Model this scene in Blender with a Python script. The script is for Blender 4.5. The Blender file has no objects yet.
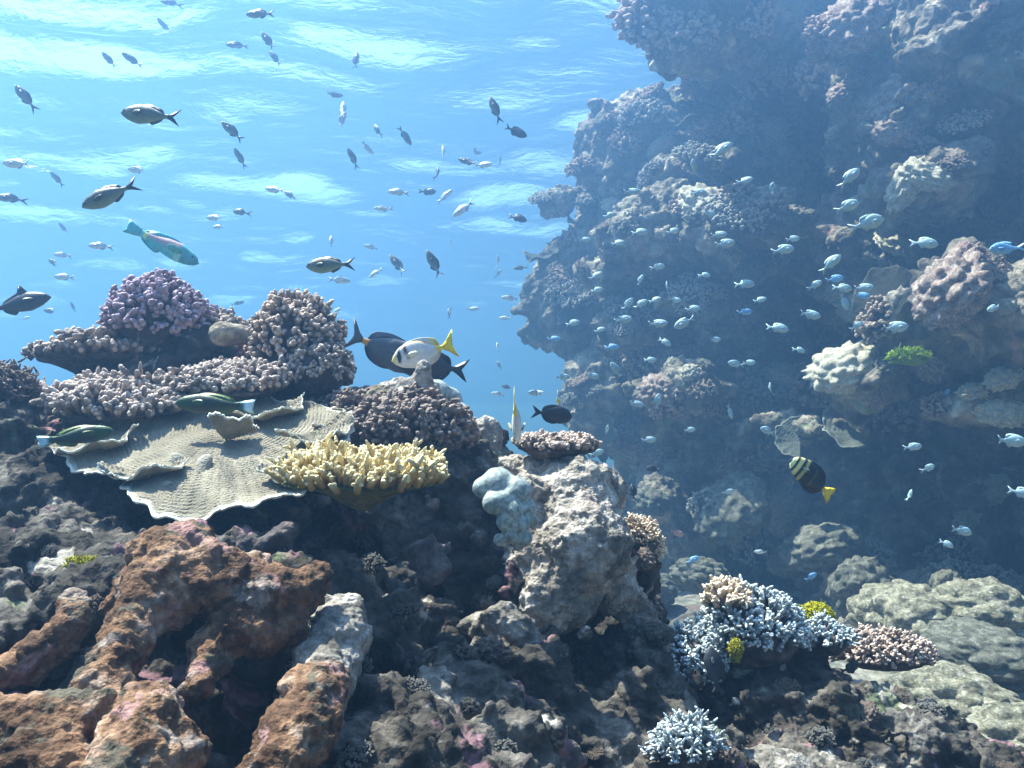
import bpy, bmesh, math, random
import numpy as np
from mathutils import Vector, Matrix
from mathutils.bvhtree import BVHTree

# ------------------------------------------------------------------ camera, sky, sun, exposure
S = bpy.context.scene
COL = S.collection
FPX = 900.0
PITCH = math.radians(6.0)
cam_data = bpy.data.cameras.new('camera')
cam_data.sensor_width = 36.0
cam_data.lens = 36.0 * FPX / 1024.0
cam_data.clip_start = 0.02
cam_data.clip_end = 2000.0
cam = bpy.data.objects.new('camera', cam_data)
COL.objects.link(cam)
cam.rotation_euler = (math.pi / 2 + PITCH, 0, 0)
S.camera = cam

SUN_EL = math.radians(64.0)
SUN_AZ = math.radians(-64.0)            # from +Y, clockwise
to_sun = Vector((math.cos(SUN_EL) * math.sin(SUN_AZ), math.cos(SUN_EL) * math.cos(SUN_AZ), math.sin(SUN_EL)))
world = bpy.data.worlds.new('World')
S.world = world
world.use_nodes = True
wn = world.node_tree
sky = wn.nodes.new('ShaderNodeTexSky')
sky.sky_type = 'NISHITA'
sky.sun_disc = False
sky.sun_elevation = SUN_EL
sky.sun_rotation = SUN_AZ
bg = wn.nodes['Background']
bg.inputs['Strength'].default_value = 0.12
wn.links.new(sky.outputs[0], bg.inputs['Color'])

sun_data = bpy.data.lights.new('sun', 'SUN')
sun_data.energy = 5.0
sun_data.angle = math.radians(0.5)
sun_data.color = (1.0, 0.95, 0.87)
sun = bpy.data.objects.new('sun', sun_data)
COL.objects.link(sun)
sun.rotation_euler = to_sun.to_track_quat('Z', 'Y').to_euler()
sun.location = to_sun * 60

S.view_settings.view_transform = 'Standard'
S.view_settings.look = 'None'
S.view_settings.gamma = 1.0
S.view_settings.exposure = 2.03
S.view_settings.use_curve_mapping = False
S.render.engine = 'CYCLES'
S.cycles.use_denoising = True
S.cycles.max_bounces = 6
S.cycles.diffuse_bounces = 3
S.cycles.glossy_bounces = 2
S.cycles.transmission_bounces = 4
S.cycles.volume_bounces = 0
S.cycles.transparent_max_bounces = 8
S.cycles.caustics_reflective = False
S.cycles.caustics_refractive = False
S.cycles.sample_clamp_indirect = 6.0

HAZE_DENSITY = 0.050
HAZE_COLOR = (0.20, 0.47, 0.99)
HAZE_ABSORB = (0.0, 0.05, 0.70)
HAZE_G = 0.60
SURFACE_Z = 8.0

# ------------------------------------------------------------------ camera helper: pixel + depth -> point
CP, SP = math.cos(PITCH), math.sin(PITCH)
CAM_R = Vector((1, 0, 0))
CAM_U = Vector((0, -SP, CP))
CAM_F = Vector((0, CP, SP))


def ray(px, py):
    return CAM_R * ((px - 512) / FPX) + CAM_U * (-(py - 384) / FPX) + CAM_F


def at(px, py, d):
    return ray(px, py) * d


# ------------------------------------------------------------------ noise
def _h(ix, iy, iz, seed):
    n = (ix.astype(np.uint32) * np.uint32(374761393) + iy.astype(np.uint32) * np.uint32(668265263)
         + iz.astype(np.uint32) * np.uint32(2147483647) + np.uint32(seed * 1013 + 7) * np.uint32(1274126177))
    n = (n ^ (n >> np.uint32(13))) * np.uint32(1274126177)
    n = (n ^ (n >> np.uint32(16))) * np.uint32(2246822519)
    n = n ^ (n >> np.uint32(15))
    return n.astype(np.float32) * np.float32(1.0 / 4294967296.0)


def vnoise(P, seed=0):
    I = np.floor(P).astype(np.int64)
    f = (P - I).astype(np.float32)
    w = f * f * f * (f * (f * 6 - 15) + 10)
    out = np.zeros(len(P), np.float32)
    for dx in (0, 1):
        wx = w[:, 0] if dx else 1 - w[:, 0]
        for dy in (0, 1):
            wy = wx * (w[:, 1] if dy else 1 - w[:, 1])
            for dz in (0, 1):
                wz = wy * (w[:, 2] if dz else 1 - w[:, 2])
                out += wz * _h(I[:, 0] + dx, I[:, 1] + dy, I[:, 2] + dz, seed)
    return out * 2 - 1


def fbm(P, scale, octaves=4, seed=0, gain=0.5):
    a, s, out, n = 1.0, scale, 0.0, 0.0
    for o in range(octaves):
        out = out + a * vnoise(P * s + 17.3 * o, seed + o)
        n += a
        a *= gain
        s *= 2.03
    return out / n


def worley(P, seed=0):
    """distance to the nearest feature point and to the second nearest"""
    I = np.floor(P).astype(np.int64)
    f = (P - I).astype(np.float32)
    d1 = np.full(len(P), 9.0, np.float32)
    d2 = d1.copy()
    for dx in (-1, 0, 1):
        for dy in (-1, 0, 1):
            for dz in (-1, 0, 1):
                a, b, c = I[:, 0] + dx, I[:, 1] + dy, I[:, 2] + dz
                q = (dx + _h(a, b, c, seed) - f[:, 0]) ** 2
                q += (dy + _h(a, b, c, seed + 1) - f[:, 1]) ** 2
                q += (dz + _h(a, b, c, seed + 2) - f[:, 2]) ** 2
                m = q < d1
                d2 = np.where(m, d1, np.minimum(d2, q))
                d1 = np.where(m, q, d1)
    return np.sqrt(d1), np.sqrt(d2)


# ------------------------------------------------------------------ mesh helpers
def new_mesh(name, V, F, smooth=True, attrs=None):
    V = np.asarray(V, np.float32)
    me = bpy.data.meshes.new(name)
    if isinstance(F, np.ndarray) and F.ndim == 2:
        k = F.shape[1]
        me.vertices.add(len(V))
        me.vertices.foreach_set('co', V.ravel())
        me.loops.add(F.size)
        me.loops.foreach_set('vertex_index', F.astype(np.int32).ravel())
        me.polygons.add(len(F))
        me.polygons.foreach_set('loop_start', np.arange(0, F.size, k, dtype=np.int32))
        me.polygons.foreach_set('loop_total', np.full(len(F), k, np.int32))
    else:
        me.from_pydata(V.tolist(), [], F)
    me.update(calc_edges=True)
    me.validate()
    if smooth:
        me.polygons.foreach_set('use_smooth', np.ones(len(me.polygons), bool))
    for k, v in (attrs or {}).items():
        v = np.asarray(v, np.float32)
        if v.ndim == 1:
            a = me.attributes.new(k, 'FLOAT', 'POINT')
            a.data.foreach_set('value', v)
        else:
            a = me.attributes.new(k, 'FLOAT_COLOR', 'POINT')
            if v.shape[1] == 3:
                v = np.concatenate([v, np.ones((len(v), 1), np.float32)], 1)
            a.data.foreach_set('color', v.ravel())
    return me


def link(name, data, parent=None, mat=None):
    o = bpy.data.objects.new(name, data)
    COL.objects.link(o)
    if parent is not None:
        o.parent = parent
    if mat is not None and data is not None and not data.materials:
        data.materials.append(mat)
    return o


def tag(o, label=None, cat=None, group=None, kind=None):
    if label:
        o['label'] = label
    if cat:
        o['category'] = cat
    if group:
        o['group'] = group
    if kind:
        o['kind'] = kind
    return o


def empty(name, loc):
    o = bpy.data.objects.new(name, None)
    o.empty_display_size = 0.05
    COL.objects.link(o)
    o.location = loc
    return o


def copy_tree(o, parent=None):
    c = o.copy()
    COL.objects.link(c)
    if parent is not None:
        c.parent = parent
    for ch in list(o.children):
        copy_tree(ch, c)
    return c


def merge(parts):
    Vs, Fs, n = [], [], 0
    for V, F in parts:
        Vs.append(V)
        Fs.append(F + n)
        n += len(V)
    return np.concatenate(Vs), np.concatenate(Fs)


def normals_of(me):
    n = np.empty(len(me.vertices) * 3, np.float32)
    me.vertex_normals.foreach_get('vector', n)
    return n.reshape(-1, 3)


def coords_of(me):
    n = np.empty(len(me.vertices) * 3, np.float32)
    me.vertices.foreach_get('co', n)
    return n.reshape(-1, 3)


def subdivided(me, levels=1):
    o = bpy.data.objects.new('tmp', me)
    COL.objects.link(o)
    m = o.modifiers.new('s', 'SUBSURF')
    m.levels = levels
    m.render_levels = levels
    dg = bpy.context.evaluated_depsgraph_get()
    out = bpy.data.meshes.new_from_object(o.evaluated_get(dg))
    bpy.data.objects.remove(o)
    return out


def displaced(me, fn):
    V, N = coords_of(me), normals_of(me)
    me.vertices.foreach_set('co', (V + N * fn(V, N)[:, None]).astype(np.float32).ravel())
    me.update()
    return me


# ------------------------------------------------------------------ solids from distance fields
def ell(c, r, rot=None, k=0.06, op='add'):
    return ('ell', np.array(c, np.float32), np.array(r, np.float32), rot, k, op)


def cap(a, b, ra, rb, k=0.03, op='add'):
    return ('cap', np.array(a, np.float32), np.array(b, np.float32), (ra, rb), k, op)


def sdf_mesh(name, prims, h, lo, hi, rough=(), band=0.15, floor=None):
    lo = np.array(lo, np.float32)
    n = np.ceil((np.array(hi) - lo) / h).astype(int) + 1
    F = np.full(n, band * 1.5, np.float32)
    ax = [lo[i] + h * np.arange(n[i], dtype=np.float32) for i in range(3)]
    if floor is not None:
        X, Y = np.meshgrid(ax[0], ax[1], indexing='ij')
        H = floor(X, Y)
        F = np.minimum(F, np.clip(ax[2][None, None, :] - H[:, :, None], -band * 1.5, band * 1.5)).astype(np.float32)
    for kind, a, b, c, k, op in prims:
        if kind == 'ell':
            rr = float(b.max()) + band + k
            l, u = a - rr, a + rr
        else:
            rr = max(c) + band + k
            l, u = np.minimum(a, b) - rr, np.maximum(a, b) + rr
        i0 = np.clip(np.floor((l - lo) / h).astype(int), 0, n)
        i1 = np.clip(np.ceil((u - lo) / h).astype(int) + 1, 0, n)
        if np.any(i1 <= i0):
            continue
        sl = tuple(slice(i0[i], i1[i]) for i in range(3))
        X, Y, Z = np.meshgrid(ax[0][sl[0]], ax[1][sl[1]], ax[2][sl[2]], indexing='ij')
        if kind == 'ell':
            q = np.stack([X - a[0], Y - a[1], Z - a[2]], -1)
            if c is not None:
                q = q @ np.array(c, np.float32)       # world -> local (columns are local axes)
            g = np.sqrt(((q / b) ** 2).sum(-1)) + 1e-6
            g2 = np.sqrt(((q / (b * b)) ** 2).sum(-1)) + 1e-6
            d = g * (g - 1) / g2
        else:
            ab = b - a
            t = np.clip(((X - a[0]) * ab[0] + (Y - a[1]) * ab[1] + (Z - a[2]) * ab[2]) / max(float(ab @ ab), 1e-9), 0, 1)
            d = np.sqrt((X - a[0] - t * ab[0]) ** 2 + (Y - a[1] - t * ab[1]) ** 2 + (Z - a[2] - t * ab[2]) ** 2)
            d = d - (c[0] + (c[1] - c[0]) * t)
        f = F[sl]
        if op == 'add':
            e = np.clip(0.5 + 0.5 * (f - d) / k, 0, 1)
            F[sl] = f + (d - f) * e - k * e * (1 - e)
        else:
            e = np.clip(0.5 - 0.5 * (f + d) / k, 0, 1)
            F[sl] = f + (-d - f) * e + k * e * (1 - e)
    if rough:
        idx = np.argwhere(np.abs(F) < band)
        P = lo + h * idx.astype(np.float32)
        add = np.zeros(len(P), np.float32)
        for fn in rough:
            add += fn(P)
        F[idx[:, 0], idx[:, 1], idx[:, 2]] += add
    F[0] = F[-1] = np.maximum(F[0], 0.01)
    F[:, 0] = np.maximum(F[:, 0], 0.01)
    F[:, -1] = np.maximum(F[:, -1], 0.01)
    F[:, :, -1] = np.maximum(F[:, :, -1], 0.01)
    F[:, :, 0] = np.maximum(F[:, :, 0], 0.01)
    F[-1] = np.maximum(F[-1], 0.01)
    # surface nets
    ins = F < 0
    cnt = np.zeros(n - 1, np.int8)
    offs = [(i, j, k) for i in (0, 1) for j in (0, 1) for k in (0, 1)]
    for i, j, k in offs:
        cnt += ins[i:n[0] - 1 + i, j:n[1] - 1 + j, k:n[2] - 1 + k]
    act = (cnt > 0) & (cnt < 8)
    C = np.argwhere(act)
    vid = np.full(n - 1, -1, np.int64)
    vid[act] = np.arange(len(C))
    vals = np.stack([F[C[:, 0] + i, C[:, 1] + j, C[:, 2] + k] for i, j, k in offs], 1)
    acc = np.zeros((len(C), 3), np.float32)
    wsum = np.zeros(len(C), np.float32)
    O = np.array(offs, np.float32)
    for p in range(8):
        for q in range(p + 1, 8):
            if abs(O[p] - O[q]).sum() == 1:
                m = (vals[:, p] < 0) != (vals[:, q] < 0)
                t = np.where(m, vals[:, p] / np.where(m, vals[:, p] - vals[:, q], 1), 0)
                acc += np.where(m[:, None], O[p] + (O[q] - O[p]) * t[:, None], 0)
                wsum += m
    V = lo + h * (C + acc / wsum[:, None])
    quads = []
    for axis in range(3):
        b, c = (axis + 1) % 3, (axis + 2) % 3
        sl0 = [slice(1, n[i] - 1) for i in range(3)]
        sl0[axis] = slice(0, n[axis] - 1)
        sl1 = list(sl0)
        sl1[axis] = slice(1, n[axis])
        A, B = ins[tuple(sl0)], ins[tuple(sl1)]
        for flip in (0, 1):
            m = (A & ~B) if not flip else (~A & B)
            E = np.argwhere(m)
            for i in range(3):
                E[:, i] += (0 if i == axis else 1)
            qs = []
            for db, dc in ((-1, -1), (0, -1), (0, 0), (-1, 0)):
                e = E.copy()
                e[:, b] += db
                e[:, c] += dc
                qs.append(vid[e[:, 0], e[:, 1], e[:, 2]])
            if flip:
                qs = qs[::-1]
            quads.append(np.stack(qs, 1))
    Q = np.concatenate(quads)
    Q = Q[(Q >= 0).all(1)]
    return new_mesh(name, V, Q)


# ------------------------------------------------------------------ materials
def mat_base(name, rough=0.9, spec=0.15):
    m = bpy.data.materials.new(name)
    m.use_nodes = True
    nt = m.node_tree
    b = nt.nodes['Principled BSDF']
    b.inputs['Roughness'].default_value = rough
    b.inputs['Specular IOR Level'].default_value = spec
    return m, nt, b


def nd(nt, typ, **kw):
    n = nt.nodes.new(typ)
    for k, v in kw.items():
        if k in n.inputs:
            n.inputs[k].default_value = v
        else:
            setattr(n, k, v)
    return n


def ramp(nt, src, stops):
    r = nt.nodes.new('ShaderNodeValToRGB')
    el = r.color_ramp.elements
    while len(el) > 1:
        el.remove(el[0])
    el[0].position = stops[0][0]
    el[0].color = (*stops[0][1], 1)
    for p, c in stops[1:]:
        e = el.new(p)
        e.color = (*c, 1)
    nt.links.new(src, r.inputs[0])
    return r.outputs[0]


def mixc(nt, fac, a, b, blend='MIX'):
    m = nt.nodes.new('ShaderNodeMix')
    m.data_type = 'RGBA'
    m.blend_type = blend
    for sock, v in ((m.inputs[0], fac), (m.inputs[6], a), (m.inputs[7], b)):
        if hasattr(v, 'links'):
            nt.links.new(v, sock)
        elif isinstance(v, (int, float)):
            sock.default_value = v
        else:
            sock.default_value = (*v, 1)
    return m.outputs[2]


def coral_rock(name, cols, scale=3.0, spots=(), bump=0.012, fine=90.0, rough=0.92, coords='Object'):
    """mottled rock: large patches of COLS, fine speckle, SPOTS = (colour, scale, threshold) encrusting patches"""
    m, nt, b = mat_base(name, rough)
    tc = nd(nt, 'ShaderNodeTexCoord').outputs[coords]

    def noise(s, det=5, dist=0.0, off=0.0):
        mp = nd(nt, 'ShaderNodeMapping')
        mp.inputs['Location'].default_value = (off, off * 1.7, -off)
        nt.links.new(tc, mp.inputs['Vector'])
        n = nd(nt, 'ShaderNodeTexNoise', Scale=s, Detail=det, Roughness=0.62, Distortion=dist)
        nt.links.new(mp.outputs[0], n.inputs['Vector'])
        return n.outputs[0]
    k = len(cols)
    stops = [(0.34 + 0.32 * i / max(k - 1, 1), c) for i, c in enumerate(cols)]
    col = ramp(nt, noise(scale, 6, 0.6), stops)
    sp = ramp(nt, noise(fine * 0.35, 5), [(0.36, (0.45, 0.45, 0.45)), (0.5, (0.95, 0.95, 0.95)), (0.66, (1.6, 1.6, 1.6))])
    col = mixc(nt, 0.8, col, sp, 'MULTIPLY')
    for i, (c, s, th) in enumerate(spots):
        f = ramp(nt, noise(s, 4, 0.4, 3.1 * (i + 1)), [(th, (0, 0, 0)), (th + 0.05, (1, 1, 1))])
        col = mixc(nt, f, col, mixc(nt, 0.6, c, sp, 'MULTIPLY'))
    nt.links.new(col, b.inputs['Base Color'])
    vo = nd(nt, 'ShaderNodeTexVoronoi', Scale=fine)
    nt.links.new(tc, vo.inputs['Vector'])
    add = nd(nt, 'ShaderNodeMath', operation='MULTIPLY_ADD')
    nt.links.new(vo.outputs['Distance'], add.inputs[0])
    add.inputs[1].default_value = 0.35
    nt.links.new(noise(fine * 0.5, 6), add.inputs[2])
    bp = nd(nt, 'ShaderNodeBump', Strength=1.0, Distance=bump)
    nt.links.new(add.outputs[0], bp.inputs['Height'])
    nt.links.new(bp.outputs[0], b.inputs['Normal'])
    return m


def branch_mat(name, low, high, pos=0.55, speck=0.25, bump=0.003, fine=160.0):
    """coral branches: LOW at the foot, HIGH on the growing tips (the pale tips are the coral's own colour)"""
    m, nt, b = mat_base(name, 0.85)
    at_ = nd(nt, 'ShaderNodeAttribute', attribute_name='tip')
    tc = nd(nt, 'ShaderNodeTexCoord')
    n = nd(nt, 'ShaderNodeTexNoise', Scale=14.0, Detail=4.0)
    nt.links.new(tc.outputs['Object'], n.inputs['Vector'])
    col = ramp(nt, at_.outputs['Fac'], [(0.0, low), (pos, tuple(0.6 * l + 0.4 * h for l, h in zip(low, high))), (1.0, high)])
    v = ramp(nt, n.outputs[0], [(0.3, (1 - speck,) * 3), (0.7, (1 + speck,) * 3)])
    col = mixc(nt, 1.0, col, v, 'MULTIPLY')
    nt.links.new(col, b.inputs['Base Color'])
    vo = nd(nt, 'ShaderNodeTexVoronoi', Scale=fine)
    nt.links.new(tc.outputs['Object'], vo.inputs['Vector'])
    bp = nd(nt, 'ShaderNodeBump', Strength=1.0, Distance=bump, invert=True)
    nt.links.new(vo.outputs['Distance'], bp.inputs['Height'])
    nt.links.new(bp.outputs[0], b.inputs['Normal'])
    return m


#@@SETTING
# ------------------------------------------------------------------ the sea: surface above, haze, sea bed
def grid_mesh(name, xs, ys, zfun):
    X, Y = np.meshgrid(xs, ys, indexing='ij')
    Z = zfun(X, Y)
    nx, ny = X.shape
    i = np.arange(nx * ny).reshape(nx, ny)
    F = np.stack([i[:-1, :-1], i[1:, :-1], i[1:, 1:], i[:-1, 1:]], -1).reshape(-1, 4)
    return new_mesh(name, np.stack([X, Y, Z], -1).reshape(-1, 3), F)


def spread(n, near, far):
    t = np.linspace(-1, 1, n)
    k = 4.2
    return far * np.sinh(k * t) / math.sinh(k)


def waves(X, Y):
    P = np.stack([X.ravel() * 0.55 + 0.25 * Y.ravel(), Y.ravel() * 1.05 - 0.2 * X.ravel(), X.ravel() * 0], 1).astype(np.float32)
    z = 0.20 * fbm(P, 0.24, 2, 11) + 0.44 * fbm(P, 0.66, 2, 12)
    return SURFACE_Z + z.reshape(X.shape)


def surface_material():
    m = bpy.data.materials.new('water_surface')
    m.use_nodes = True
    nt = m.node_tree
    nt.nodes.remove(nt.nodes['Principled BSDF'])
    tc = nd(nt, 'ShaderNodeTexCoord')
    mp = nd(nt, 'ShaderNodeMapping')
    mp.inputs['Scale'].default_value = (0.8, 1.5, 1.0)
    nt.links.new(tc.outputs['Object'], mp.inputs['Vector'])
    n = nd(nt, 'ShaderNodeTexNoise', Scale=2.2, Detail=5.0, Roughness=0.6, Distortion=0.3)
    nt.links.new(mp.outputs[0], n.inputs['Vector'])
    bp = nd(nt, 'ShaderNodeBump', Strength=1.0, Distance=0.08)
    nt.links.new(n.outputs[0], bp.inputs['Height'])
    fr = nd(nt, 'ShaderNodeFresnel', IOR=1.333)
    nt.links.new(bp.outputs[0], fr.inputs['Normal'])
    tr = nd(nt, 'ShaderNodeBsdfTransparent', Color=(1, 1, 1, 1))
    gl = nd(nt, 'ShaderNodeBsdfGlossy', Roughness=0.25, Color=(1, 1, 1, 1))
    nt.links.new(bp.outputs[0], gl.inputs['Normal'])
    mx = nd(nt, 'ShaderNodeMixShader')
    nt.links.new(fr.outputs[0], mx.inputs[0])
    nt.links.new(tr.outputs[0], mx.inputs[1])
    nt.links.new(gl.outputs[0], mx.inputs[2])
    nt.links.new(mx.outputs[0], nt.nodes['Material Output'].inputs['Surface'])
    return m


xs = np.concatenate([np.linspace(-90, -26, 36)[:-1], np.linspace(-26, 22, 300), np.linspace(22, 90, 36)[1:]])
ys = np.concatenate([np.linspace(-90, -4, 30)[:-1], np.linspace(-4, 46, 330), np.linspace(46, 96, 30)[1:]])
o = link('water_surface', grid_mesh('water_surface', xs, ys, waves), None, surface_material())
tag(o, 'rippled underside of the sea surface letting bright sky through', 'water', kind='structure')


def bed(X, Y):
    P = np.stack([X.ravel(), Y.ravel(), X.ravel() * 0], 1).astype(np.float32)
    r = np.hypot(X, Y - 3)
    drop = np.clip((r - 7) / 14, 0, 1)
    left = np.clip((-X - 1.2) / 3.0, 0, 1)
    z = -1.25 - 11.0 * drop * drop * (3 - 2 * drop) - 2.0 * left
    return z + (0.22 * fbm(P, 0.7, 5, 31) + 0.05 * fbm(P, 4.0, 4, 35)).reshape(X.shape)


M_BED = coral_rock('sand_and_rubble', [(0.10, 0.10, 0.085), (0.20, 0.19, 0.16), (0.30, 0.28, 0.24)], 1.5,
                   [((0.16, 0.11, 0.10), 2.0, 0.56)], 0.03, 25.0)
o = link('seabed', grid_mesh('seabed', spread(260, .1, 92), spread(260, .1, 92) + 3, bed), None, M_BED)
tag(o, 'sandy rubble sea floor falling away into blue', 'seabed', kind='structure')

# the water itself, as one box of even haze
hz = bpy.data.meshes.new('haze')
bm = bmesh.new()
bmesh.ops.create_cube(bm, size=1.0)
zb, zt = -16.5, SURFACE_Z + 0.6
for v in bm.verts:
    v.co = Vector((v.co.x * 200, v.co.y * 200 + 3, zb if v.co.z < 0 else zt))
bm.to_mesh(hz)
bm.free()
m = bpy.data.materials.new('haze')
m.use_nodes = True
nt = m.node_tree
nt.nodes.remove(nt.nodes['Principled BSDF'])
pv = nd(nt, 'ShaderNodeVolumePrincipled', Density=HAZE_DENSITY, Anisotropy=HAZE_G, Color=(*HAZE_COLOR, 1))
pv.inputs['Absorption Color'].default_value = (*HAZE_ABSORB, 1)
nt.links.new(pv.outputs[0], nt.nodes['Material Output'].inputs['Volume'])
o = link('haze', hz, None, m)
tag(o, 'clear blue sea water thickening with distance', 'water', kind='stuff')

#@@ROCK
# ------------------------------------------------------------------ reef rock near the camera
def E(px, py, d, rx, ry, rz, k=0.08, op='add', rot=None):
    return ell(at(px, py, d), (rx, ry, rz), rot, k, op)


def rotm(ax, ang):
    return np.array(Matrix.Rotation(math.radians(ang), 3, ax))


fore = [
    E(205, 405, 2.75, 0.36, 0.32, 0.20), E(250, 385, 2.8, 0.25, 0.25, 0.22), E(150, 470, 2.75, 0.40, 0.36, 0.22),
    E(320, 470, 2.6, 0.30, 0.30, 0.24), E(415, 450, 2.45, 0.19, 0.22, 0.16), E(400, 410, 2.5, 0.11, 0.14, 0.07),
    E(480, 500, 2.4, 0.16, 0.2, 0.2), E(575, 555, 2.3, 0.11, 0.15, 0.15, 0.04, rot=rotm('Y', 18)),
    E(535, 600, 2.2, 0.12, 0.2, 0.10, 0.05), E(440, 600, 2.3, 0.30, 0.3, 0.26), E(330, 590, 2.1, 0.30, 0.28, 0.22),
    E(60, 520, 2.3, 0.34, 0.36, 0.20), E(-60, 480, 2.3, 0.3, 0.36, 0.22), E(60, 610, 1.95, 0.36, 0.36, 0.20),
    E(200, 640, 1.75, 0.34, 0.3, 0.18), E(330, 700, 1.7, 0.24, 0.26, 0.2), E(470, 720, 1.85, 0.28, 0.28, 0.16),
    E(600, 700, 2.1, 0.22, 0.26, 0.10), E(520, 670, 1.95, 0.16, 0.14, 0.07, 0.05), E(635, 610, 2.45, 0.07, 0.12, 0.16, 0.05), E(600, 640, 2.6, 0.14, 0.16, 0.16, 0.06),
    E(620, 770, 1.9, 0.3, 0.26, 0.12), E(770, 720, 2.4, 0.34, 0.3, 0.18), E(745, 650, 2.5, 0.20, 0.2, 0.13),
    E(860, 740, 2.35, 0.26, 0.24, 0.15), E(800, 800, 2.2, 0.4, 0.3, 0.18), E(960, 800, 2.4, 0.3, 0.3, 0.16),
    E(100, 760, 1.45, 0.45, 0.3, 0.16), E(330, 800, 1.45, 0.4, 0.3, 0.14), E(-60, 700, 1.5, 0.25, 0.3, 0.2),
    # hollows and shaded clefts
    E(594, 655, 2.0, 0.085, 0.2, 0.10, 0.04, 'cut'), E(380, 720, 1.55, 0.06, 0.16, 0.13, 0.05, 'cut'),
    E(235, 540, 2.05, 0.26, 0.13, 0.05, 0.05, 'cut'), E(215, 545, 2.5, 0.3, 0.2, 0.2, 0.05), E(370, 540, 2.0, 0.20, 0.14, 0.07, 0.05, 'cut'),
    E(440, 580, 1.95, 0.04, 0.16, 0.05, 0.04, 'cut'), E(60, 690, 1.55, 0.10, 0.14, 0.05, 0.04, 'cut'),
    E(240, 700, 1.42, 0.08, 0.16, 0.11, 0.04, 'cut'), E(180, 645, 1.45, 0.04, 0.12, 0.07, 0.03, 'cut'), E(285, 690, 1.42, 0.05, 0.14, 0.09, 0.03, 'cut'), E(60, 665, 1.5, 0.08, 0.12, 0.04, 0.03, 'cut'), E(430, 640, 1.8, 0.07, 0.2, 0.12, 0.05, 'cut'), E(480, 730, 1.6, 0.09, 0.14, 0.05, 0.04, 'cut'), E(790, 720, 2.08, 0.13, 0.12, 0.07, 0.05, 'cut'),
    E(545, 690, 1.72, 0.10, 0.10, 0.03, 0.03, 'cut'), E(480, 640, 1.95, 0.05, 0.14, 0.06, 0.03, 'cut'),
]


def fore_floor(X, Y):
    return -1.15 + 0.18 * np.sin(X * 1.7 + 1) * np.cos(Y * 1.3) + np.clip(1.0 - np.abs(Y - 2.0) / 1.6, 0, 1) * np.clip(0.7 - np.clip(X - 0.1, 0, 9) * 0.75, 0, 1) * 0.7


def rough_fore(P):
    w1, w2 = worley(P * 9.0, 5)
    return (0.085 * fbm(P, 5.5, 4, 3, 0.6) + 0.06 * (w1 - 0.45)).astype(np.float32)


me = sdf_mesh('reef_rock', fore, 0.016, (-2.1, 0.45, -1.5), (2.0, 3.6, 0.75), (rough_fore,), 0.16, fore_floor)
me = subdivided(me, 1)


def fine_fore(V, N):
    w1, w2 = worley(V * 32.0, 8)
    return 0.020 * fbm(V, 22.0, 3, 41, 0.7) - 0.020 * np.clip(w1 - 0.5, -0.5, 0.5) + 0.006 * vnoise(V * 110, 47)


displaced(me, fine_fore)
M_FORE = coral_rock('reef_rock', [(0.018, 0.016, 0.013), (0.045, 0.039, 0.032), (0.09, 0.078, 0.066), (0.20, 0.177, 0.15)], 5.5,
                    [((0.24, 0.13, 0.15), 6.0, 0.60), ((0.12, 0.14, 0.08), 5.0, 0.62), ((0.38, 0.34, 0.29), 8.0, 0.62)], 0.012, 70.0)
reef_rock = link('reef_rock', me, None, M_FORE)
tag(reef_rock, 'rugged reef mound close to the camera', 'reef', kind='structure')

# ------------------------------------------------------------------ the reef wall
WS = 1.5


def scaled(p):
    return (p[0], p[1] * WS, p[2] * WS, p[3], p[4] * WS, p[5])


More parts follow.
